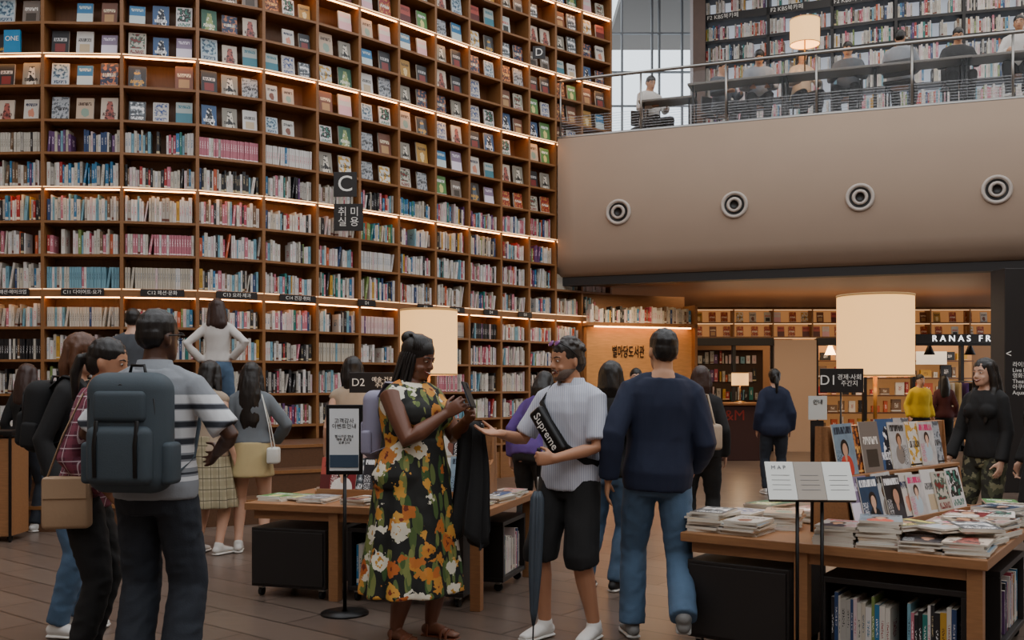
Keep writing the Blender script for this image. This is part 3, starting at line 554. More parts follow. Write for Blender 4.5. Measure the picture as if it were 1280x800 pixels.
e=empty('handbag',T(*W(892,8.5,0)),'light brown shoulder bag','bag'); box('bag_body',(0,0,1.0),(.12,.2,.22),BEI,e,.03,seg=3); MB().tube([(0,-.08,1.08),(-.06,-.05,1.36),(-.06,.05,1.36),(0,.08,1.08)],[.008]*4,n=6).obj('bag_strap',BEI,e)
HTm=M_of(p_rgt); o=MB().tube([V((.075*math.sin(t_),-.02-.1*math.cos(t_)*(1 if math.cos(t_)>0 else .3),1.36-.12*max(0,math.cos(t_))+.05))*p_rgt[1] for t_ in [i*math.pi/12 for i in range(-10,11)]],[.003]*21,n=6).obj('necklace',STEEL,None,HTm); top(o,'thin silver necklace on the woman in black top','necklace')
# ---------------- STRUCTURE
def floor_mat():
    t=NT('brown_stone_planks'); co=t.coord('Object',(1,1,1),(0,0,math.radians(38)))
    b=t.n('ShaderNodeTexBrick'); b.inputs['Scale'].default_value=1; b.inputs['Brick Width'].default_value=1.2; b.inputs['Row Height'].default_value=.3; b.inputs['Mortar Size'].default_value=.008
    b.inputs['Color1'].default_value=hx('#74655a'); b.inputs['Color2'].default_value=hx('#5f5148'); b.inputs['Mortar'].default_value=hx('#2c241e'); t.l(co,b.inputs['Vector'])
    nz=t.noise(t.coord('Object',(1,6,1),(0,0,math.radians(38))),4,5); t.l(t.mix(t.math('MULTIPLY',nz,.6),b.outputs[0],hx('#4c3f37')),t.b.inputs['Base Color'])
    t.b.inputs['Roughness'].default_value=.3; t.bump(b.outputs[1],-.2,.002); return t.m
struct(MB().box((2,8,-.05),(26,34,.1)).obj('floor',floor_mat()))
PL=mat('taupe_plaster','#978270',.85,bump=.05,var=.04,vs=2)
struct(box('wall_back',(2,-8,5),(26,.2,10),PL)); struct(box('wall_left',(-9,4,6),(.2,24,12),PL)); struct(box('wall_right',(13,4,5),(.2,24,10),PL))
X0,X1,NX=.74,11,40; xs=[X0+(X1-X0)*i/NX for i in range(NX+1)]
m_=MB(); prof=[(0,5.42),(0,3.55),(.05,3.38),(.16,3.26),(.22,3.2),(.5,3.2),(.5,5.42)]
rings=[[V((x,fy(x)+o,z)) for o,z in prof] for x in xs]; m_.rings(rings); struct(m_.obj('wall_fascia',PL))
m_=MB(); m_.rings([[V((x,fy(x)+o,z)) for o,z in ((.24,3.22),(.24,3.06),(.5,3.06),(.5,3.22))] for x in xs],sm=False); struct(m_.obj('trim_1',BLACK))
m_=MB(); m_.rings([[V((x,y,z)) for y,z in ((fy(x)+.5,5.1),(24,5.1),(24,5.3),(fy(x)+.5,5.3))] for x in xs],sm=False); struct(m_.obj('floor_mezzanine',mat('mezz_floor','#5a5048',.6)))
xs2=[x for x in xs if x>2.1]
m_=MB(); m_.rings([[V((x,y,z)) for y,z in ((fy(x)-.5,9.5),(24,9.5),(24,9.7),(fy(x)-.5,9.7))] for x in xs2],sm=False); struct(m_.obj('shade_slab_mezzanine',mat('mezz_shade_slab','#6a635c',.7)))  # slab added to keep sky light off the mezzanine and darken it
CEW=wood('ceiling_wood','#7d563a',(1,8,1)); m_=MB(); m_.rings([[V((x,y,z)) for y,z in ((fy(x)+.5,3.1),(24,3.1),(24,3.2),(fy(x)+.5,3.2))] for x in xs],sm=False); struct(m_.obj('ceiling',CEW))
NOZ=mat('nozzle_enamel','#b9aea4',.4); DK=mat('nozzle_dark','#15120f',.5)
for px in (773,918,1075,1246):
    X,_y=onmez(px,0)
    ang=math.degrees(math.atan(-.40+.01*X)); zc=4.17
    e=empty('air_nozzle',T(X,fy(X),zc)@RZ(ang),'round enamelled jet air nozzle set in the plaster fascia','air vent','jet nozzles in the fascia')
    rot=M.Rotation(math.radians(90),3,'X')
    MB().lathe([(.205,0),(.205,.02),(.19,.035),(.165,.035),(.15,.01),(.14,.002)],32,rot=rot).obj('outer_ring',NOZ,e)
    MB().lathe([(.15,.012),(.11,.004),(.0005,.003)],32,rot=rot).obj('dark_recess',DK,e)
    MB().lathe([(.1,.01),(.115,.03),(.1,.045),(.075,.045),(.06,.01),(.001,.008)],28,rot=rot).obj('nozzle_cup',[NOZ],e)
    MB().lathe([(.062,.047),(.05,.02),(.001,.018)],24,rot=rot).obj('nozzle_core',DK,e)
# ---------------- BOOKCASE WALL
D0=11.8; PM=F/D0
RT=[(-160,.975),(-50,.995),(0,1.0),(100,.999),(155,.996),(200,.991),(250,.98),(330,.95),(400,.915),(450,.885),(500,.853),(545,.822),(600,.785),(650,.755),(700,.727),(760,.697),(800,.68)]
def ratio(x):
    for a,b in zip(RT,RT[1:]):
        if a[0]<=x<=b[0]: return a[1]+(b[1]-a[1])*(x-a[0])/(b[0]-a[0])
EDG=[-145,-47,53,152,247,330,397,450,499,545,587,627,662,695,728,764]
PT=[W(x,D0/ratio(x)) for x in EDG]
HS=[-96,-54,-12,31,72,120,163,205,248,291,332,375,415,454,494,534,576,616,656,698,738]
ZS=[CH+h/PM for h in HS]; LIT={120,248,415,534,656}
nb=len(SPINES)
ui=[MB().box((0,0,0),(1,1,1),0,None,1,2).mesh('book',[SPINES[i],SPINES[i],PAGES]) for i in range(nb)]
WT=[4,4,3,3,3,1.6,1.6,1.3,.8,.8,.9,2.4,2,1.6,2,2,.8,4,.6,3,4.5,1.3]
ind=0; bulk=MB(); cvm=[MB().box((0,0,0),(1,1,1),0,None,1,0).mesh('display_book',[PAGES,c]) for c in COVERS]; ncv=0
cells=[]
for i in range(len(EDG)-1):
    P0,P1=PT[i],PT[i+1]; L=(P1-P0).length; ang=math.atan2(P1.y-P0.y,P1.x-P0.x); mw=T(*P0)@M.Rotation(ang,4,'Z')
    e=empty('bookcase',mw,'tall warm wooden bookcase bay with lit shelves full of books','bookcase','curved bookcase wall bays')
    fm=MB(); z0,z1=0,ZS[-1]+.1
    fm.box((.0,.17,(z0+z1)/2),(.04,.34,z1-z0)).box((L/2,.335,(z0+z1)/2),(L,.02,z1-z0),1)
    if i==len(EDG)-2: fm.box((L,.17,(z0+z1)/2),(.04,.34,z1-z0))
    fm.obj('frame',[WOOD,BACK],e)
    box('plinth',(L/2,.17,.2),(L-.04,.3,.4),WOOD,e)
    for h,z in zip(HS,ZS):
        lit=h in LIT; th=.10 if h==120 else .03
        box('shelf',(L/2,.165,z-th/2),(L-.04,.33,th),WOOD,e)
        if lit:
            box('led_strip',(L/2,.02,z-th-.008),(L-.06,.018,.012),LED,e); box('led_edge',(L/2,-.004,z-.01),(L-.02,.008,.014),LEDE,e)
    dm=(P0.y+P1.y)/2; vis=480/F*dm+CH+.1
    for k in range(len(HS)-1):
        z=ZS[k]
        if z>vis or HS[k]<-60: continue
        isc=HS[k]>=(332 if i<6 else 291)
        cells.append((dm*(1 if i>1 else 1.6)+abs(z-2.6)*.2,i,k,L,mw,isc))
cells.sort(key=lambda c:c[0])
for _,i,k,L,mw,isc in cells:
    z=ZS[k]; ch=ZS[k+1]-z-.05-(.08 if HS[k+1]==120 else 0)
    if isc:
        n=max(2,round(L/.29)); g=(L-.06)/n
        for j in range(n):
            if R.random()<.04: continue
            w_=min(.21,g-.05)*R.uniform(.85,1); h_=min(ch-.03,w_*R.uniform(1.3,1.48)); ncv+=1
            if i==1 and k==12 and j>=2: continue
            o=bpy.data.objects.new('display_book',R.choice(cvm)); COL.objects.link(o)
            o.matrix_local=mw@T(.03+g*(j+.5),.1,z+h_/2+.002)@RX(-7)@M.Diagonal((w_,.022,h_,1))
            top(o,'book displayed face-out on a wooden shelf','book','face-out books on the curved bookcase')
        continue
    x=.03; series=R.random()<.18; c0=R.choice([0,1,2,3,4,17,20,14,12,20,19,15]); bh=R.uniform(.62,.8); fav=[R.choices(range(nb),WT)[0] for _ in range(4)]
    if HS[k] in (31,72,120,163): fav+= [4,20,14,17,20,15,0]
    while x<L-.07:
        if R.random()<.01: x+=R.uniform(.05,.16); continue
        w_=R.uniform(.018,.042) if not series else .028
        ci=c0 if series and R.random()<.8 else (R.choice(fav) if R.random()<.5 else R.choices(range(nb),WT)[0])
        h_=ch*(min(.97,bh*R.uniform(.86,1.16)) if not series else .72); dp=.16
        if x+w_>L-.03: break
        til=0
        if R.random()<.05: til=R.uniform(4,10)
        mm=T(x+w_/2+(h_*.5*math.sin(math.radians(til))),.05+R.uniform(0,.02)+dp/2,z+h_/2+.001+.5*w_*math.sin(math.radians(til)))@RY(til)
        if til: x+=h_*math.sin(math.radians(til))
        if ind<145:
            o=bpy.data.objects.new('book',ui[ci]); COL.objects.link(o); o.matrix_local=mw@mm@M.Diagonal((w_-.002,dp,h_,1)); top(o,'book standing spine-out on a wooden shelf','book','spine-out books on the curved bookcase'); ind+=1
        else:
            Q=mw@mm; b=len(bulk.v); sz=(w_-.002,dp,h_); bulk.box((0,0,0),sz,ci,None,ci,nb)
            for j in range(b,b+8): bulk.v[j]=tuple(Q@V(bulk.v[j]))
        x+=w_+.0008
o=bulk.obj('book',SPINES+[PAGES]); top(o,'rows of spine-out books filling the curved bookcase','books','spine-out books on the curved bookcase'); o['kind']='stuff'
def baymw(px,z,off=-.02,flat=False):
    i=max(j for j in range(len(EDG)-1) if EDG[j]<=px); P0,P1=PT[i],PT[i+1]; k=(px-EDG[i])/(EDG[i+1]-EDG[i]); p=P0.lerp(P1,k); ang=math.atan2(P1.y-P0.y,P1.x-P0.x)
    q=T(p.x,p.y,z)@M.Rotation(ang,4,'Z')@T(0,off,0)
    return q@M.Rotation(-ang,4,'Z') if flat else q
def plate(px,w_,h_,z,lines,size,off=-.02,label='small black shelf category sign with white lettering',flat=False):
    e=empty('shelf_sign',baymw(px,z,off,flat),label,'sign'); box('sign_board',(0,0,0),(w_,.015,h_),BLACK,e,.003)
    for t_,x,zz,s_ in lines: text(t_,s_*size,T(x,-.01,zz),WHITE,e)
    if flat: MB().cyl((0,0,0),(0,abs(off)+.1,0),.01,n=8).obj('bracket',BLKM,e)
zb=ZS[5]-.05
for px,t_ in ((12,'C10 패션·메이크업'),(104,'C11 다이어트·요가'),(203,'C12 패션·문화'),(295,'C13 요리·제과'),(371,'C14 건강·취미')):
    plate(px,.5,.09,zb,[(t_,0,0,1)],.058)
for px,t_ in ((457,'D1'),(530,'D2'),(570,'D3'),(612,'D4'),(655,'D5')): plate(px,.3,.09,zb,[(t_,0,0,1)],.058)
plate(417,.3,.32,CH+246/(.905*PM),[('C',0,0,1)],.29,-.26,'square black hanging sign with a white letter C',True)
plate(421,.38,.35,CH+206/(.905*PM),[('취 미\n실 용',0,0,1)],.13,-.26,'square black hanging sign with white category words',True)
plate(666,.2,.2,CH+411/(.745*PM),[('D',0,0,1)],.17,-.14,'small black sign with a white letter D',True)
e=empty('display_book',baymw(13,ZS[12]+.15,.05),'blue book displayed face-out with white title ONE','book'); box('book_block',(0,0,0),(.2,.03,.27),mat('bright_blue_cover','#2a86b8',.4),e); text('ONE',.08,T(0,-.017,.03),WHITE,e)
for k,(of,zt) in enumerate(((2.1,.25),(1.65,.5),(1.2,.75))):
    pts=[]
    for px in (-145,-47,53,152,247,330,397,450): 
        j=EDG.index(px); p=PT[j]; n_=(PT[min(j+1,15)]-PT[max(j-1,0)]).normalized(); n_=V((n_.y,-n_.x,0)); pts.append((p+n_*of,p+n_*(.03)))
    m_=MB(); m_.rings([[a,b,b+V((0,0,zt)),a+V((0,0,zt))] for a,b in pts],sm=False)
    m_.rings([[a+V((0,-.02,zt-.03)),a+V((0,.02,zt-.03)),a+V((0,.02,zt+.004)),a+V((0,-.02,zt+.004))] for a,b in pts],1,sm=False)
    struct(m_.obj('trim_%d'%(k+2),[WOODD,WOOD]))
# ---------------- MEZZANINE
gl=NT('railing_glass'); tr=gl.n('ShaderNodeBsdfTransparent'); gs=gl.n('ShaderNodeBsdfGlossy'); gs.inputs['Roughness'].default_value=.05; ms=gl.n('ShaderNodeMixShader'); ms.inputs[0].default_value=.012
gl.l(tr.outputs[0],ms.inputs[1]); gl.l(gs.outputs[0],ms.inputs[2])
df=gl.n('ShaderNodeBsdfDiffuse'); df.inputs[0].default_value=hx('#b8bcc0'); sp=gl.n('ShaderNodeSeparateXYZ'); gl.l(gl.coord('Object'),sp.inputs[0])
fr=gl.math('FRACT',gl.math('MULTIPLY',sp.outputs[2],24)); mk_=gl.math('MULTIPLY',gl.math('MULTIPLY',gl.math('GREATER_THAN',fr,.72),gl.math('LESS_THAN',sp.outputs[2],-.08)),.3)
m2=gl.n('ShaderNodeMixShader'); gl.l(mk_,m2.inputs[0]); gl.l(ms.outputs[0],m2.inputs[1]); gl.l(df.outputs[0],m2.inputs[2]); gl.l(m2.outputs[0],gl.t.nodes['Material Output'].inputs[0]); GLASS=gl.m
e=empty('railing',T(0,0,5.42),'glass balustrade with round steel handrail along the mezzanine edge','railing')
xx=[X0+.05+1.25*i for i in range(8)]
for a,b in zip(xx,xx[1:]):
    p=V((a+.02,fy(a+.02)+.12,0)); q=V((b-.02,fy(b-.02)+.12,0)); an=math.atan2(q.y-p.y,q.x-p.x); L=(q-p).length
    MB().box((0,0,0),(L,.014,.86)).obj('glass_panel',GLASS,e,T(*p)@M.Rotation(an,4,'Z')@T(L/2,0,.45))
    MB().cyl((a,fy(a)+.14,0),(a,fy(a)+.14,.95),.018,n=10).obj('post',STEEL,e)
MB().tube([(x,fy(x)+.14,.97) for x in xs],[.026]*len(xs),hint=(0,0,1),n=10).obj('handrail',STEEL,e)
MB().tube([(x,fy(x)+.1,.03) for x in xs],[(.03,.03)]*len(xs),hint=(0,0,1),n=8).obj('base_channel',STEEL,e)
DESK=mat('desk_grey','#6f6a63',.5)
for px,bk,L,zd in ((835,.8,.9,.75),(925,.72,1.6,.92),(1035,.72,1.5,.92),(1150,.72,1.4,.92),(1255,.72,1.3,.92)):
    X,Y=onmez(px,bk); e=empty('desk',T(X,Y,FZ)@RZ(-20),'long grey reading desk on the mezzanine','desk','mezzanine desks'); box('desk_top',(0,0,zd),(L,.4,.04),DESK,e,.008)
    for q in (-1,1):
        for r in (-.15,.15): MB().cyl((q*(L/2-.08),r,0),(q*(L/2-.08),r,zd-.02),.016,n=8).obj('leg',BLKM,e)
def lamp(mw,r,z0,z1,poleb,label,base=True):
    e=empty('table_lamp',mw,label,'lamp'); n=32
    MB().lathe([(r,z0),(r,z1)],n).obj('lamp_shade',SHADE,e); 
    for z in (z0,z1): MB().lathe([(r-.004,z-.006),(r+.003,z-.006),(r+.003,z+.006),(r-.004,z+.006),(r-.004,z-.006)],n).obj('shade_rim',mat('shade_trim','#b78f5c',.7,emit=.3),e)
    MB().cyl((0,0,poleb),(0,0,z1-.05),.012,n=12).obj('pole',mat('brass','#8a6a3a',.35,metal=.8),e); MB().lathe([(.001,poleb),(.11,poleb),(.11,poleb+.015),(.015,poleb+.03)],24).obj('lamp_base',MC['brass'],e)
    MB().ell((0,0,(z0+z1)/2),(.035,.035,.05)).obj('bulb',mat('bulb','#ffd8a0',emit=12,ecol='#ffc080'),e)
    l=bpy.data.lights.new('lamp_light','POINT'); l.energy=9; l.color=(1,.68,.38); l.shadow_soft_size=.06; lo=bpy.data.objects.new('lamp_light',l); COL.objects.link(lo); lo.location=mw@V((0,0,z0-.06))
X,Y=onmez(1006,.75); lamp(T(X,Y,FZ),.225,1.42,1.8,.94,'cylindrical lit shade lamp on the mezzanine desk')
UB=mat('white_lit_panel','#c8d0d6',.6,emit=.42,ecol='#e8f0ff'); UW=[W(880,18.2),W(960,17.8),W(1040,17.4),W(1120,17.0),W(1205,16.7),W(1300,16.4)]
for a,b in zip(UW,UW[1:]):
    L=(b-a).length; mw=T(a.x,a.y,FZ)@M.Rotation(math.atan2(b.y-a.y,b.x-a.x),4,'Z'); e=empty('bookcase',mw,'black framed bookcase with bright white back panel','bookcase','mezzanine bookcases')
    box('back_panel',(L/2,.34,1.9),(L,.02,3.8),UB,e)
    for x in (0,L): box('upright',(x,.17,1.9),(.05,.34,3.8),BLACK,e)
    zz=[.05,.45,.85,1.24,1.62,2.0,2.38,2.82,3.2,3.58]
    for z in zz: box('shelf',(L/2,.16,z),(L,.32,.05 if z!=2.82 else .14),BLACK,e)
    text('F2 KBS북카페',.1,T(L*.3,-.01,2.82),WHITE,e)
    mb=MB()
    for z in zz[2:]:
        x=.03
        while x<L-.06:
            w_=R.uniform(.018,.04); h_=R.uniform(.2,.29)
            if R.random()<.04: x+=.12; continue
            if x+w_>L-.03: break
            ci=R.choices(range(nb),WT)[0]; mb.box((x+w_/2,.12,z+.03+h_/2+(.04 if z==2.82 else 0)),(w_-.002,.16,h_),ci,None,ci,nb); x+=w_
    o=mb.obj('book',SPINES+[PAGES],None,mw); top(o,'rows of spine-out books on the mezzanine bookcases','books','books on the mezzanine bookcases'); o['kind']='stuff'
o=box('column',(0,0,2.1),(.22,.3,4.2),wood('column_wood','#4a3020'),mw=T(*W(872,18.0,FZ))); top(o,'dark brown square column beside the mezzanine window','column')
we=bpy.data.objects.new('window_1',None); COL.objects.link(we); we['kind']='structure'; we.matrix_local=T(0,20.6,FZ); xa,xb=W(740,20.6).x,W(890,20.6).x
GM=mat('window_frame_grey','#6a6e72',.5)
for x in [xa+(xb-xa)*k/4 for k in range(5)]+[xa+(xb-xa)*.56]: box('mullion',(x,0,2.1),(.04,.1,4.2),GM,we)
for z in (.1,1.1,1.9,2.6,3.4,4.15): box('transom',((xa+xb)/2,0,z),(xb-xa,.08,.025),GM,we)
wg=NT('window_glass'); tr=wg.n('ShaderNodeBsdfTransparent'); tr.inputs[0].default_value=(.93,.97,1,1); wg.l(tr.outputs[0],wg.t.nodes['Material Output'].inputs[0]); box('pane',((xa+xb)/2,.02,2.1),(xb-xa,.01,4.2),wg.m,we)
# ---------------- LOWER ARCADE
p0=W(735,16.4); p1=W(868,17.1); L=(p1-p0).length; mw=T(*p0)@M.Rotation(math.atan2(p1.y-p0.y,p1.x-p0.x),4,'Z')
e=empty('low_bookcase',mw,'warm wooden bookcase with a lit panel and book shelf on top','bookcase')
glow=wood('warm_panel_wood','#c08a50',(1,6,6)); box('front_panel',(L/2,.2,1.2),(L,.3,2.4),glow,e); box('top_shelf',(L/2,.15,2.44),(L+.06,.42,.06),WOOD,e); box('upper_board',(L/2,.35,2.72),(L,.03,.5),WOOD,e)
box('side_panel',(L,.15,1.4),(.05,.42,2.8),WOOD,e); box('led_strip',(L/2,-.04,2.4),(L-.2,.03,.02),LED,e); box('led_strip',(L/2,-.01,.3),(L-.2,.03,.02),LED,e)
text('별마당도서관',.22,T(L*.38,.04,1.98),BLKM,e,ext=.006,sx=.5)
x=.05
while x<L-.1:
    w_=R.uniform(.022,.045); h_=R.uniform(.2,.3); o=bpy.data.objects.new('book',ui[R.choices(range(nb),WT)[0]]); COL.objects.link(o); o.matrix_local=mw@T(x+w_/2,.1,2.472+h_/2)@M.Diagonal((w_-.002,.17,h_,1)); top(o,'book standing on top of the lit wooden bookcase','book','books on the low bookcase'); x+=w_
YB=21.5
struct(box('wall_shop',(7,YB+2.2,1.55),(13,.2,3.1),mat('shop_wall','#8a6646',.8)))
struct(box('wall_arcade',(2.5,YB,1.55),(2.2,.2,3.1),PL))
xL,xR=W(868,YB).x,W(1262,YB).x
e=empty('bookcase',T(xL,YB,2.46),'long high-level bookcase with face-out books under the arcade ceiling','bookcase'); LL=xR-xL
box('back_board',(LL/2,.3,.31),(LL,.02,.62),mat('warm_back_glow','#a87040',.7,emit=.4,ecol='#d8965a'),e)  # board emits in its material, standing in for warm shelf lighting
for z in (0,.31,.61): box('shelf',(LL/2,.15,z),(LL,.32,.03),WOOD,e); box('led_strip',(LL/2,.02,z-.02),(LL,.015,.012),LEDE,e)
for k in range(9): box('divider',(LL*k/8,.15,.31),(.03,.3,.62),WOOD,e)
for z in (.015,.325):
    x=.12
    while x<LL-.1:
        o=bpy.data.objects.new('display_book',R.choice([cvm[j] for j in (0,3,20,6,10,28,3,21,14,16)])); COL.objects.link(o); o.matrix_local=T(xL+x,YB+.15,2.46+z+.115)@RX(-6)@M.Diagonal((.15,.02,.22,1)); top(o,'book displayed face-out above the shopfront','book','face-out books above the shopfronts'); x+=R.uniform(.2,.36)
def shopfront(a,b,label):
    xa,xb=W(a,YB).x,W(b,YB).x; w_=xb-xa; e=empty('shopfront',T(xa,YB,0),label,'shopfront')
    box('header',(w_/2,0,2.36),(w_,.2,.16),BLACK,e)
    n=max(2,round(w_/1.1))
    for k in range(n+1): box('post',(w_*k/n,0,1.14),(.07,.12,2.28),BLACK,e)
    box('base_rail',(w_/2,0,.06),(w_,.12,.12),BLACK,e)
    return e,w_
e,w_=shopfront(868,966,'dark framed glazed shopfront with shelves behind')
box('lit_shelf_unit',(w_/2,.6,1.1),(w_-.2,.3,2.2),mat('dim_shop_shelf','#3a2618',.7),e)
mb=MB()
for z in (.3,.7,1.1,1.5,1.9):
    x=.2
    while x<w_-.25: 
        ww=R.uniform(.03,.09); hh=R.uniform(.15,.3); ci=R.randrange(nb); mb.box((x,.43,z+hh/2),(ww,.05,hh),ci,None,ci,nb); x+=ww+R.uniform(0,.05)
mb.obj('stacked_goods',SPINES+[PAGES],e)
xa=W(966,YB).x; xb=W(1018,YB).x; o=box('pier',(0,0,1.2),(xb-xa,.4,2.4),mat('cream_pier','#b89c84',.7),mw=T((xa+xb)/2,YB+.05,0)); top(o,'cream clad pier between two shopfronts','pier')
e,w_=shopfront(1020,1262,'dark framed shopfront with glowing white lettering and warm interior')
SIGN=mat('glowing_letter','#ffffff',emit=1.6); box('sign_fascia',(w_*.62,-.14,2.42),(w_*.75,.06,.2),BLACK,e); text('RANAS FR',.19,T(W(1197,YB).x-W(1020,YB).x,-.18,2.42),SIGN,e,ext=.01,cs=1.6)
box('interior_wall',(w_/2,1.8,1.3),(w_,.05,2.4),mat('warm_interior_glow','#a87a50',.8,emit=.3,ecol='#d8985a'),e)  # wall emission stands in for the store's warm light
mb=MB()
for z in (.4,.8,1.2,1.6,2.0):
    x=.15; mb.box((w_/2,1.6,z-.02),(w_-.2,.3,.03),nb)
    while x<w_-.2:
        ww=R.uniform(.05,.25); hh=R.uniform(.12,.3); ci=R.choice([7,8,9,0,1,7,8,13,20,12]); mb.box((x+ww/2,1.55,z+hh/2),(ww,.08,hh),ci,None,ci,nb); x+=ww+R.uniform(0,.15)
mb.obj('stacked_goods',SPINES+[WOODD],e)
for k in range(2): box('menu_board',(1.9+k*1.2,1.45,2.05),(.7,.04,.3),(mat('menu%d'%k,('#c8b890','#d8d0c0')[k],.6,emit=.5)),e)
for x in (.5,1.6,2.7,3.6): MB().lathe([(.02,2.35),(.12,2.1),(.11,2.1),(.015,2.33)],16,c=(x,.6,0)).obj('pendant_shade',MC['bulb'] if x in(1.6,.5) else BLKM,e)
e=empty('clothes_rack',T(W(1205,20,0).x,20,0),'steel clothes rack with hanging garments in the store','clothes rack')
MB().cyl((-.5,0,1.5),(.5,0,1.5),.015).cyl((-.5,0,0),(-.5,0,1.5),.015).cyl((.5,0,0),(.5,0,1.5),.015).obj('rack_frame',STEEL,e)
for k in range(7): box('hanging_garment',(-.42+k*.14,0,1.15),(.05,.35,.65),(BLKC,WHC,YEL,PUR)[k%4],e,.02)
e=empty('counter',T(W(888,19,0).x,18.8,0),'dark red-brown reception counter','counter'); wc=W(948,18.8).x-W(888,18.8).x; MR=mat('maroon_laminate','#3c1f1c',.5)
box('counter_body',(wc/2,.3,.52),(wc,.6,1.04),MR,e,.01); box('counter_top',(wc/2,.28,1.07),(wc+.06,.7,.05),WOOD,e,.01); text('H&M',.28,T(wc*.35,-.01,.85),mat('red_letter','#8a2a20',.5),e)
lamp(T(W(925,19,0).x,19.0,0),.16,1.42,1.66,1.1,'small yellow shaded lamp on the reception counter')
pw=W(1256,13.3,0); e=empty('directory_pillar',T(*pw),'tall dark directory pillar with white bilingual lettering','sign pillar'); box('pillar_body',(.5,.2,1.5),(1.0,.4,3.0),BLACK,e,.01)
text('라이브러리\nLive Plaza\n영화관\nTheater\n아쿠아리움\nAquarium',.075,T(.1,-.005,1.52),WHITE,e,'LEFT'); text('<',.14,T(.05,-.005,1.85),WHITE,e)
# ---------------- TABLES
def table(mw,L,D,H,label):
    e=empty('display_table',mw,label,'table'); box('table_top',(L/2,D/2,H-.025),(L,D,.05),WOODL,e,.005)
    for x in (.66,L-.06):
        for y in (.06,D-.06): box('leg',(x,y,(H-.05)/2),(.07,.07,H-.05),WOODL,e,.004)
    box('leg',(.06,D-.06,(H-.05)/2),(.07,.07,H-.05),WOODL,e,.004); box('apron',(L/2,.06,H-.08),(L-.1,.03,.06),WOODL,e); 
    return e
def cart(mw,w_,d_,h_,openf,label):
    e=empty('rolling_cabinet',mw,label,'cabinet'); z0=.07
    if openf:
        m_=MB(); t_=.03; m_.box((w_/2,d_/2,z0+t_/2),(w_,d_,t_)).box((w_/2,d_/2,z0+h_-t_/2),(w_,d_,t_)).box((t_/2,d_/2,z0+h_/2),(t_,d_,h_-2*t_)).box((w_-t_/2,d_/2,z0+h_/2),(t_,d_,h_-2*t_)).box((w_/2,d_-t_/2,z0+h_/2),(w_-2*t_,t_,h_-2*t_)); m_.obj('cabinet_body',BLACK,e,bevel=.003)
    else:
        box('cabinet_body',(w_/2,d_/2,z0+h_/2),(w_,d_,h_),BLACK,e,.004); box('drawer_front',(w_/2,-.006,z0+h_/2),(w_-.03,.014,h_-.04),BLACK,e,.003)
    for x in (.05,w_-.05):
        for y in (.05,d_-.05):
            c=MB(); c.cyl((x-.012,y,.03),(x+.012,y,.03),.03,n=16); c.box((x,y,.06),(.035,.035,.02),1); c.obj('caster',[RUBBER,STEEL],e)
    if openf:
        x=.05; z=z0+.032
        while x<w_-.07:
            ww=R.uniform(.012,.03); hh=R.uniform(.22,min(.3,h_-.08))
            if x+ww>w_-.04: break
            o=bpy.data.objects.new('book',ui[R.choices(range(nb),WT)[0]]); COL.objects.link(o); o.matrix_local=mw@T(x+ww/2,.12,z+hh/2)@M.Diagonal((ww-.001,.18,hh,1)); top(o,'book standing in the black rolling cabinet','book','books in the rolling cabinets'); x+=ww+(.08 if R.random()<.06 else 0)
mgm=[MB().box((0,0,0),(1,1,1),0,None,1,0).mesh('magazine',[PAGES,c]) for c in COVERS+MAGC+MAGC]
def mag(mw,w_,t_,h_,label,group):
    o=bpy.data.objects.new('magazine',R.choice(mgm)); COL.objects.link(o); o.matrix_local=mw@M.Diagonal((w_,t_,h_,1)); return top(o,label,'magazine',group)
def pile(tm,x,y,z,n,a,thick=.009,w_=.2,h_=.27):
    zz=z
    for k in range(n):
        th=thick*R.uniform(.7,1.4); mag(tm@T(x+R.uniform(-.01,.01),y+R.uniform(-.01,.01),zz+th/2)@RZ(a+R.uniform(-7,7))@RX(-90),w_*R.uniform(.92,1.04),th,h_*R.uniform(.92,1.04),'glossy magazine lying in a pile on the display table','magazine piles on the display tables'); zz+=th+.0005
def rack(mw,L,label,hup=.6):
    e=empty('magazine_rack',mw,label,'display rack')
    box('spine_board',(L/2,.0,hup/2),(L,.03,hup),WOODL,e,.003)
    for x in (0.008,L-.008):
        m_=MB(); pr=[(-.26,0),(-.26,.05),(-.15,.06),(-.12,hup*.5),(-.04,hup*.56),(-.02,hup),(.05,hup),(.06,0)]
        m_.rings([[V((x+q,a,b)) for a,b in pr] for q in (-.008,.008)],sm=False); m_.obj('end_panel',WOODL,e)
    box('ledge',(L/2,-.18,.02),(L-.03,.14,.04),WOODL,e,.003); box('ledge_lip',(L/2,-.255,.04),(L-.03,.012,.06),WOODL,e,.002); box('ledge',(L/2,-.075,hup*.53),(L-.03,.1,.02),WOODL,e,.003)
    x=.1; k=0
    while x<L-.08:
        h_=R.uniform(.24,.29); k+=1; mag(mw@T(x,-.15-.012*(k%3),.042+h_/2*.97)@RX(-14)@RY(R.uniform(-2,2)),h_*.75,.006,h_,'fashion magazine standing face-out on the rack','magazines on the racks'); x+=R.uniform(.08,.12)
    x=.1
    while x<L-.08:
        h_=R.uniform(.25,.3); k+=1; mag(mw@T(x,-.05-.01*(k%3),hup*.53+.012+h_/2*.97)@RX(-10)@RY(R.uniform(-2,2)),h_*.75,.006,h_,'glossy magazine standing face-out on the rack','magazines on the racks'); x+=R.uniform(.09,.14)
TH=.64
A=T(-1.83,6.8,0)@RZ(-17.1); table(A,1.72,1.3,TH,'long oak display table stacked with books')
cart(A@T(.04,.03,0),.56,.55,.4,False,'black rolling drawer cabinet under the oak table'); cart(A@T(.74,.08,0),.82,.4,.42,True,'black open rolling cabinet filled with books')
cart(A@T(1.66,.62,0)@RZ(90),.55,.4,.42,True,'black open rolling cabinet facing the table end')
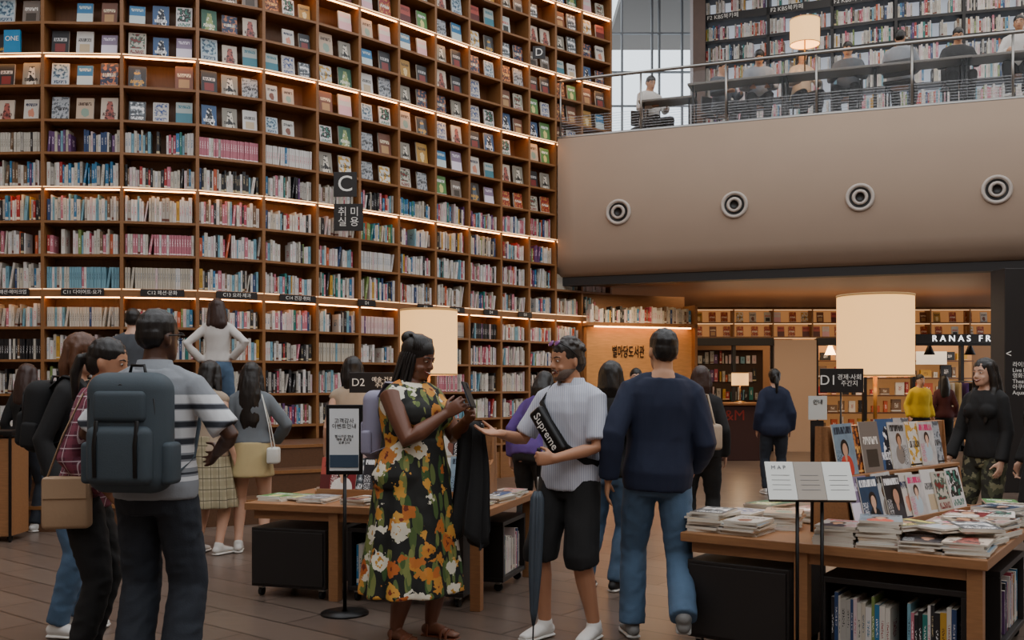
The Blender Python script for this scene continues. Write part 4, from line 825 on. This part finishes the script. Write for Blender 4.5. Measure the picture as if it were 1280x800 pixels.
RA=A@T(.32,.62,TH)@RZ(5); rack(RA,1.25,'oak magazine rack on the book table',hup=.5)
for x,y,n in ((.14,.25,3),(.3,.3,2),(.46,.22,4),(.8,.2,4),(1.05,.22,5),(1.3,.2,3),(1.55,.25,6),(1.6,.6,5),(1.6,.95,4),(.2,.95,3)): pile(A,x,y,TH,n,R.uniform(-12,12))
lamp(T(*W(536,7.25,0))@M(),.208,1.52,1.985,TH,'tall table lamp with lit cream drum shade')
B=T(.92,5.45,0)@RZ(-35); table(B,1.54,2.2,TH,'oak display table covered with magazine piles')
cart(B@T(.03,.03,0),.57,.6,.42,False,'black rolling drawer cabinet under the magazine table'); cart(B@T(.74,.08,0),.7,.4,.4,True,'black open rolling cabinet with magazines'); cart(B@T(1.5,.6,0)@RZ(90),.8,.4,.42,True,'black open rolling cabinet facing the table end')
RB=T(1.68,5.37,TH)@RZ(43); rack(RB,1.45,'oak two-tier magazine rack on the magazine table',hup=.58)
for x,y,n in ((.1,.2,8),(.32,.18,7),(.14,.52,6),(.4,.5,9),(.2,.85,8),(.45,.85,6),(.3,1.25,8),(.82,.14,8),(1.02,.16,11),(1.22,.15,5),(1.43,.16,6),(1.2,.44,6),(1.42,.46,6),(1.22,.74,6),(1.43,.76,7),(1.42,1.06,6),(1.22,1.04,4),(1.42,1.36,6),(1.42,1.66,6),(1.3,1.95,5)): pile(B,x,y,TH,n,R.uniform(-16,16),.011)
for x,y in ((1.3,.3),(1.42,.36),(1.35,.6),(1.42,.92),(1.12,.26),(1.4,1.22),(1.3,.85)): pile(B,x,y,TH+.085,3,R.uniform(-40,40),.008)
lamp(T(*W(1094,5.95,0)),.221,1.5,1.975,TH,'tall table lamp with glowing cream drum shade')
for mw,w_,h_,t1,t2 in ((T(*W(1052,5.75,1.47)),.25,.14,'D1','경제·사회\n주간지'),(T(*W(468,7.35,1.46)),.37,.15,'D2','예술·건축\n주간지')):
    e=empty('table_sign',mw,'black section sign with white lettering on a thin rod','sign'); box('sign_board',(0,0,0),(w_,.015,h_),BLACK,e,.003); MB().cyl((0,.012,-.83),(0,.012,0),.006,n=8).obj('rod',BLKM,e); box('rod_foot',(0,.012,-.825),(.1,.07,.008),BLKM,e)
    text(t1,.08,T(-w_*.32,-.009,0),WHITE,e); text(t2,.036 if w_<.3 else .042,T(w_*.17,-.009,0),WHITE,e)
e=empty('table_sign',T(*W(1022,5.45,TH)),'small framed notice standing on the table','sign'); box('sign_board',(0,0,.68),(.1,.01,.13),WPLAS,e); box('stand',(0,.01,.3),(.07,.012,.62),BLACK,e); text('안내',.03,T(0,-.007,.71),BLKM,e)
e=empty('sign_stand',T(*W(431,6.28)),'black floor sign stand with framed notice sheet','sign stand')
MB().cyl((0,0,0),(0,0,.95),.012).obj('pole',BLKM,e); MB().lathe([(.001,0),(.15,0),(.15,.012),(.02,.02)],28).obj('stand_base',BLKM,e); box('frame',(0,-.01,1.1),(.23,.025,.44),BLKM,e,.004); box('notice_sheet',(0,-.024,1.1),(.185,.004,.39),mat('notice_paper','#d6dadb',.5),e); box('notice_band',(0,-.027,.965),(.18,.004,.08),mat('notice_blue','#35485c',.5),e)
text('고객감사\n이벤트안내',.034,T(0,-.027,1.2),BLKM,e); text('행사기간 안내\n매주 토요일\n오후 2시',.02,T(0,-.027,1.1),BLKM,e)
e=empty('map_stand',T(*W(1012,4.93))@RZ(-4),'twin-pole floor stand with printed map boards','sign stand')
for q in (-1,1): MB().cyl((q*.06,0,0),(q*.06,0,.93),.009).obj('pole',BLKM,e)
box('stand_base',(0,0,.008),(.4,.3,.016),BLKM,e); tb=T(0,0,.97)@RX(-38)
box('tray',(0,.012,0),(.42,.012,.225),BLKM,e,.003,mw=tb); 
for x,m in ((-.14,WPLAS),(0,mat('kraft_card','#9a9186',.7)),(.14,WPLAS)): box('map_leaflet',(x,0,.0),(.138,.008,.222),m,e,mw=tb)
text('MAP',.03,tb@T(-.145,-.006,.075),GM,e,cs=1.5); 
for x in (-.14,0,.14):
    for k in range(4): box('printed_line',(x,-.005,.03-k*.028),(.09,.001,.002),GM,e,mw=tb)
e=empty('podium',T(*W(6,9.3)),'narrow wooden lectern with black frame','podium'); box('podium_body',(0,0,.5),(.28,.35,.9),WOODL,e,.008); box('podium_top',(0,0,1.0),(.34,.42,.04),BLKM,e,.006); 
for x in (-.14,.14): box('side_rail',(x,-.18,.5),(.02,.02,1.0),BLKM,e)
for x in (-.1,.1): MB().cyl((x-.012,-.1,.03),(x+.012,-.1,.03),.03).obj('caster',RUBBER,e)
# lettering to mesh
dg=bpy.context.evaluated_depsgraph_get(); dg.update()
for o in TX:
    me=bpy.data.meshes.new_from_object(o.evaluated_get(dg)); n=bpy.data.objects.new('lettering',me); COL.objects.link(n); n.parent=o.parent; n.matrix_local=o.matrix_local.copy()
for o in TX: bpy.data.objects.remove(o)
# ---------------- LIGHT / CAMERA
def area(loc,sx,sy,en,col,rot=(0,0,0)):
    l=bpy.data.lights.new('area_light','AREA'); l.shape='RECTANGLE'; l.size=sx; l.size_y=sy; l.energy=en; l.color=col; o=bpy.data.objects.new('area_light',l); COL.objects.link(o); o.location=loc; o.rotation_euler=rot
area((5.5,18.6,3.05),6,3,130,(1,.76,.5)); area((8,22.4,2.9),5,1,90,(1,.75,.48)); area((2.2,16.0,2.95),1.2,.5,22,(1,.68,.38)); area((6,18,2.3),5,1,30,(1,.7,.42),(math.pi,0,0))  # the upward-facing one is fill, added to brighten the wooden ceiling
area((8,15,9.3),8,2,150,(1,.95,.88))  # fill light added to brighten the mezzanine, no fitting modelled
w=bpy.data.worlds.new('World'); bpy.context.scene.world=w; w.use_nodes=True; bg=w.node_tree.nodes['Background']; bg.inputs[0].default_value=(.95,.97,1,1); bg.inputs[1].default_value=2.1
cam=bpy.data.cameras.new('Camera'); cam.lens=35; cam.sensor_width=36; cam.shift_y=.0625; co=bpy.data.objects.new('Camera',cam); COL.objects.link(co); co.location=(0,0,CH); co.rotation_euler=(math.radians(90),0,0); bpy.context.scene.camera=co
print('books',ind,'covers',ncv,'objs',len(bpy.data.objects))
